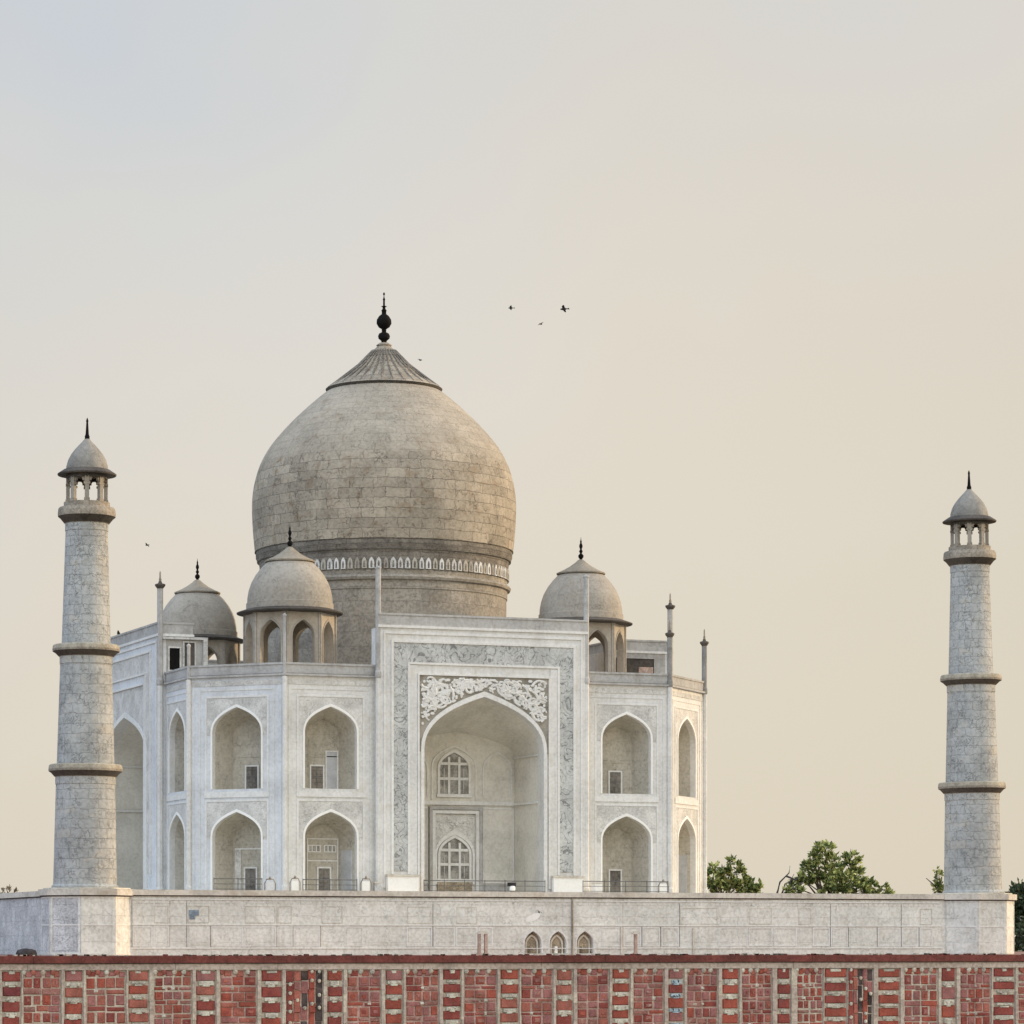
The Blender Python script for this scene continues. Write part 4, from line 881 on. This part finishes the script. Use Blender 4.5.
# ------------------------------------------------------------------ small things on terrace, plinth and roof
def bundle():
    X = XA(27, WY); m = MB(); rd = random.Random(2)
    a = 12; rings = []
    for j, (r, z) in enumerate([(1.0, 0), (1.05, .25), (.9, .48), (.5, .6)]):
        rings.append([Vector((X+r*.92*math.cos(2*PI*k/a)+rd.uniform(-.06, .06), WY+.25+r*.3*math.sin(2*PI*k/a), WT-.05+z*(1+rd.uniform(-.12, .12)))) for k in range(a)])
    for j in range(3):
        for k in range(a): m.face([rings[j][k], rings[j][(k+1) % a], rings[j+1][(k+1) % a], rings[j+1][k]], 'blackstone', smooth=True)
    m.face(rings[3], 'blackstone', smooth=True)
    tag(m.build('cloth_bundle'), 'crumpled black bundle lying on top of the red river wall at the far left', 'bundle')
bundle()
def gate_post(px, twin, label):
    X = XA(px, -52); t = empty('stone_post', (X, -52, PH), label, 'post')
    for dx in ((-.33, .33) if twin else (0,)):
        m = MB(); m.box((dx-.13, -.15, 0), (dx+.13, .15, 1.95), 'postone'); m.box((dx-.2, -.2, 0), (dx+.2, .2, .2), 'postone'); m.build('shaft', t)
    m = MB(); w_ = .5 if twin else .33; m.box((-w_, -.22, 1.95), (w_, .22, 2.12), 'cornice'); m.box((-w_*.7, -.18, 2.12), (w_*.7, .18, 2.22), 'cornice'); m.build('cap', t)
gate_post(482.5, True, 'pair of thin pinkish posts under one cap, left of the three brown arches')
gate_post(635.5, False, 'single reddish stone post with a wider cap, right of the three brown arches')

def boxthing(px, wpx, hpx, Y, label, hood=True, key='white'):
    X = XA(px, Y); t = empty('boundary_box', (X, Y, 0), label, 'box', 'white boxes along the foot of the mausoleum')
    wd = wpx/9.9/2; h = hpx/9.9+.25
    m = MB(); m.box((-wd, -.3, .12), (wd, .3, h), key); m.box((-wd-.06, -.34, 0), (wd+.06, .34, .12), 'trim'); m.build('body', t)
    m = MB()
    if hood:
        a = wd+.16; m.tube([(-a, -.32, 0), (-a, -.32, h-.2), (-a*.6, -.32, h+.22), (a*.6, -.32, h+.22), (a, -.32, h-.2), (a, -.32, 0)], .06, 'balcony', 5)
        m.lathe((0, -.32, h+.25), [(.1, 0), (.16, .1), (.05, .22), (0, .3)], 8, 'balcony'); m.build('arched_frame', t)
    else:
        m.box((-wd-.08, -.36, h), (wd+.08, .36, h+.12), 'cornice'); m.build('lid', t)
YB = -30.6
boxthing(269, 8, 9, -30.0, 'bluish white box in an arched frame, before the left chamfered corner of the mausoleum', key='marble_skytint')
boxthing(294, 7, 10, YB, 'white box under a rusty arched frame, beside the railing left of the portal')
boxthing(365, 8, 10, YB, 'white box under an arched frame, just left of the portal beside a smaller box')
boxthing(377, 6, 8, YB, 'small greyish box tucked between a framed box and the left portal pedestal', hood=False, key='bastion')
boxthing(597, 7, 9, YB, 'white box with a flat lid, just right of the right portal pedestal', hood=False)
boxthing(662, 8, 9, YB, 'white box under an arched frame, at the right end of the low railing')
def lamp():
    X = XA(512, -34); t = empty('floodlight', (X, -34, 0), 'small floodlight with a white face and black hood on the plinth before the portal', 'floodlight')
    m = MB(); m.lathe((0, -.1, .35), [(0, -.05), (.28, 0), (.3, .3), (.22, .45), (0, .48)], 12, 'white'); m.build('lens_face', t)
    m = MB(); m.box((-.35, -.2, .8), (.35, .35, 1.15), 'blackstone'); m.box((-.1, -.05, 0), (.1, .1, .4), 'rail'); m.build('hood', t)
lamp()
def railing(x0, x1, y, label):
    t = empty('railing', ((x0+x1)/2, y, 0), label, 'railing'); c = (x0+x1)/2
    n = max(2, int((x1-x0)/1.9)); m = MB()
    for z in (1.35, .85, .35): m.tube([(x0-c, 0, z), (x1-c, 0, z)], .03 if z < 1 else .045, 'rail', 5)
    m.build('rails', t)
    for i in range(n+1):
        x = x0+(x1-x0)*i/n-c; m = MB(); m.tube([(x, 0, 0), (x, 0, 1.45)], .045, 'rail', 5); m.build('rail_post', t)
railing(XA(583, -33), XA(668, -33), -33, 'thin grey railing on the plinth in front of the right front bay')
railing(XA(214, -33), XA(262, -33), -33, 'thin grey railing on the plinth in front of the left chamfered bay')
railing(XA(424, -31.2), XA(545, -31.2), -31.2, 'thin grey railing across the foot of the central portal')
railing(XA(303, -31.2), XA(357, -31.2), -31.2, 'thin grey railing across the foot of the front bay left of the portal')

# ------------------------------------------------------------------ birds
def bird(loc, s, yaw, roll, label, flying=True):
    m = MB(); key = 'feather'
    pr = [(0, -.55), (.05, -.45), (.13, -.3), (.2, -.1), (.23, .08), (.19, .25), (.12, .36), (.13, .43), (.11, .5), (.045, .56), (.0, .63)]
    seg = 10; rings = []
    for r, y in pr: rings.append([Vector((r*math.cos(2*PI*k/seg), y, r*.9*math.sin(2*PI*k/seg))) for k in range(seg)])
    for i in range(len(pr)-1):
        for k in range(seg): m.face([rings[i][k], rings[i+1][k], rings[i+1][(k+1) % seg], rings[i][(k+1) % seg]], key, smooth=True)
    th = .02
    def slab(P, z):
        m.face([Vector(p)+Vector((0, 0, z)) for p in P], key); m.face([Vector(p)-Vector((0, 0, z)) for p in P][::-1], key)
        for a, b in zip(P, P[1:]+P[:1]): m.face([Vector(a)-Vector((0, 0, z)), Vector(b)-Vector((0, 0, z)), Vector(b)+Vector((0, 0, z)), Vector(a)+Vector((0, 0, z))], key)
    slab([(-.05, -.4, 0), (-.16, -.85, 0), (0, -.78, 0), (.16, -.85, 0), (.05, -.4, 0)], th)
    for sg in (-1, 1):
        if flying:
            slab([(sg*.08, .22, .02), (sg*.38, .3, .2), (sg*.38, -.1, .2), (sg*.08, -.22, .02)][::sg], th)
            slab([(sg*.38, .3, .2), (sg*.72, .05, .08), (sg*.78, -.12, .06), (sg*.6, -.16, .1), (sg*.38, -.1, .2)][::sg], th)
        else:
            slab([(sg*.15, .25, .05), (sg*.19, 0, .04), (sg*.1, -.55, 0), (sg*.12, -.1, .1)][::sg], th)
            m.tube([(sg*.06, .02, -.1), (sg*.06, .1, -.42)], .02, key, 4)
    o = m.build('bird', weld=False); o.location = loc; o.scale = (s, s, s)
    o.rotation_euler = (0 if flying else .9, roll, yaw)
    tag(o, label, 'bird', 'birds around the mausoleum'); return o
bird(at_depth(511, 308, 330), .46, 1.2, .5, 'tiny dark bird in flight, leftmost of the three right of the finial')
bird(at_depth(541, 324, 330), .40, -.8, -.4, 'tiny dark bird in flight, lowest of the three right of the finial')
bird(at_depth(564, 309, 300), .60, .9, .6, 'larger dark bird in flight, rightmost of the three right of the finial')
bird(at_depth(420, 360, 330), .38, -1.0, .3, 'tiny dark bird in flight just right of the dome tip')
bird(at_depth(147, 545, 320), .38, .5, .6, 'tiny dark bird in flight between the left minaret and the dome')
bird((-28.4, 5.6, ZP+.4), .75, 2.6, 0, 'dark bird perched on the coping of the left portal', False)
bird(at_depth(539, 912, 308), .42, -.6, .5, 'dark bird passing in front of the plinth wall above the brown arches')

# ------------------------------------------------------------------ trees
def tree(name, px, base_d, blobs, label, lkey='leaf', lsize=.42, seed=1, nl=900, bark='bark', group='trees beyond the plinth', bare=()):
    """blobs: (px, py, radius px) clumps of foliage; distances and sizes become metres at base_d"""
    rd = random.Random(seed); k = base_d/FPX
    base = at_depth(px, HOR, base_d); base.z = -6.02
    t = empty(name, base, label, 'tree', group)
    cents = []
    for (bx, by, br) in blobs:
        dd = rd.uniform(-br*.6, br*.6)*k
        p = at_depth(bx, by, base_d+dd)-base; cents.append((p, br*k))
    m = MB(); top = max(c[0].z for c in cents)
    fork = Vector((0, 0, top*.45)); m.tube([(0, 0, 0), (rd.uniform(-.1, .1), 0, fork.z*.5), fork], top*.035, bark, 8, top*.022)
    m.build('trunk', t)
    m = MB()
    for p, r in cents:
        mid = (fork+p)*.5+Vector((rd.uniform(-.4, .4), rd.uniform(-.4, .4), rd.uniform(-.2, .6)))
        m.tube([fork, mid, p], top*.013, bark, 5, .03)
        for _ in range(4):
            d = Vector((rd.gauss(0, 1), rd.gauss(0, 1), rd.gauss(.4, 1))).normalized()*r*.9; m.tube([p-d*.2, p+d*.5, p+d], .05, bark, 4, .015)
    for pts in bare:
        m.tube([at_depth(a, b, base_d)-base for a, b in pts], .16, 'drybark', 5, .04)
    m.build('limbs', t)
    m = MB(); uvs = []
    for p, r in cents:
        n = int(nl*.75*(r/2.0)**2)
        tw = [Vector((rd.gauss(0, 1), rd.gauss(0, 1), rd.gauss(0, .9))).normalized()*r*rd.uniform(.35, 1.08) for _ in range(max(8, n//22))]
        shade = rd.uniform(-.12, .12)
        for i in range(n):
            tv = rd.choice(tw); q = p+tv+Vector((rd.gauss(0, 1), rd.gauss(0, 1), rd.gauss(0, 1)))*r*.13
            ax = (tv.normalized()+Vector((rd.gauss(0, .7), rd.gauss(0, .7), rd.gauss(.55, .6)))).normalized()
            sd_ = ax.cross(Vector((rd.gauss(0, 1), rd.gauss(0, 1), rd.gauss(0, 1)))).normalized()
            s_ = lsize*rd.uniform(.7, 1.6); w_ = s_*.24
            mid = q+ax*s_*.5; u = min(.99, max(.01, .33+shade+rd.gauss(0, .33)))
            nn = ax.cross(sd_)*s_*.08
            m.face([q, mid+sd_*w_+nn, q+ax*s_, mid-sd_*w_+nn], lkey, [(u, .5)]*4)
    m.build('crown', t, weld=False)
    return t
tree('tree', 722, 440, [(712, 880, 9), (722, 871, 7), (735, 872, 8), (728, 884, 9), (742, 883, 8), (715, 868, 5), (751, 889, 7), (760, 890, 5), (731, 862, 4), (745, 893, 6), (719, 893, 9)],
     'low bushy green tree just right of the mausoleum, behind the plinth', seed=3, lsize=.62)
tree('tree', 824, 450, [(815, 856, 8), (826, 852, 8), (812, 870, 10), (832, 868, 11), (850, 864, 8), (858, 876, 9), (846, 884, 11), (826, 884, 12), (806, 882, 9), (868, 886, 8), (797, 888, 7), (884, 890, 6), (838, 878, 9), (818, 847, 4), (852, 857, 4), (875, 892, 6), (862, 892, 8), (798, 893, 6), (790, 891, 4), (888, 893, 4), (806, 866, 4), (802, 877, 4)],
     'widest green tree with a bare dark branch on its left, behind the plinth', seed=5, lsize=.6,
     bare=[[(777, 894), (780, 882), (789, 873), (790, 866)], [(789, 893), (790, 882), (794, 874)], [(782, 894), (785, 884), (799, 877)], [(786, 876), (796, 880), (808, 874)], [(788, 894), (797, 886), (806, 880)]])
tree('tree', 940, 430, [(939, 875, 4), (941, 884, 5), (937, 888, 4), (944, 890, 5), (936, 871, 2)], 'small green treetop with a bare twig beside the right minaret', seed=9, lsize=.55,
     bare=[[(941, 893), (933, 884), (926, 878)]])
tree('tree', 1044, 455, [(1022, 898, 14), (1030, 905, 20), (1022, 925, 17), (1045, 900, 25), (1040, 930, 24), (1018, 942, 12), (1062, 915, 24), (1014, 888, 3)], 'large dark green tree at the right edge beyond the end of the plinth', lkey='leafdark', seed=12, lsize=.6, nl=700)
tree('tree', 6, 470, [(8, 893, 5), (4, 890, 3), (14, 893, 3.5), (-10, 896, 8), (-25, 895, 9)], 'dry brown treetop peeking over the plinth at the far left', lkey='leafdry', seed=15, lsize=.45, nl=500)
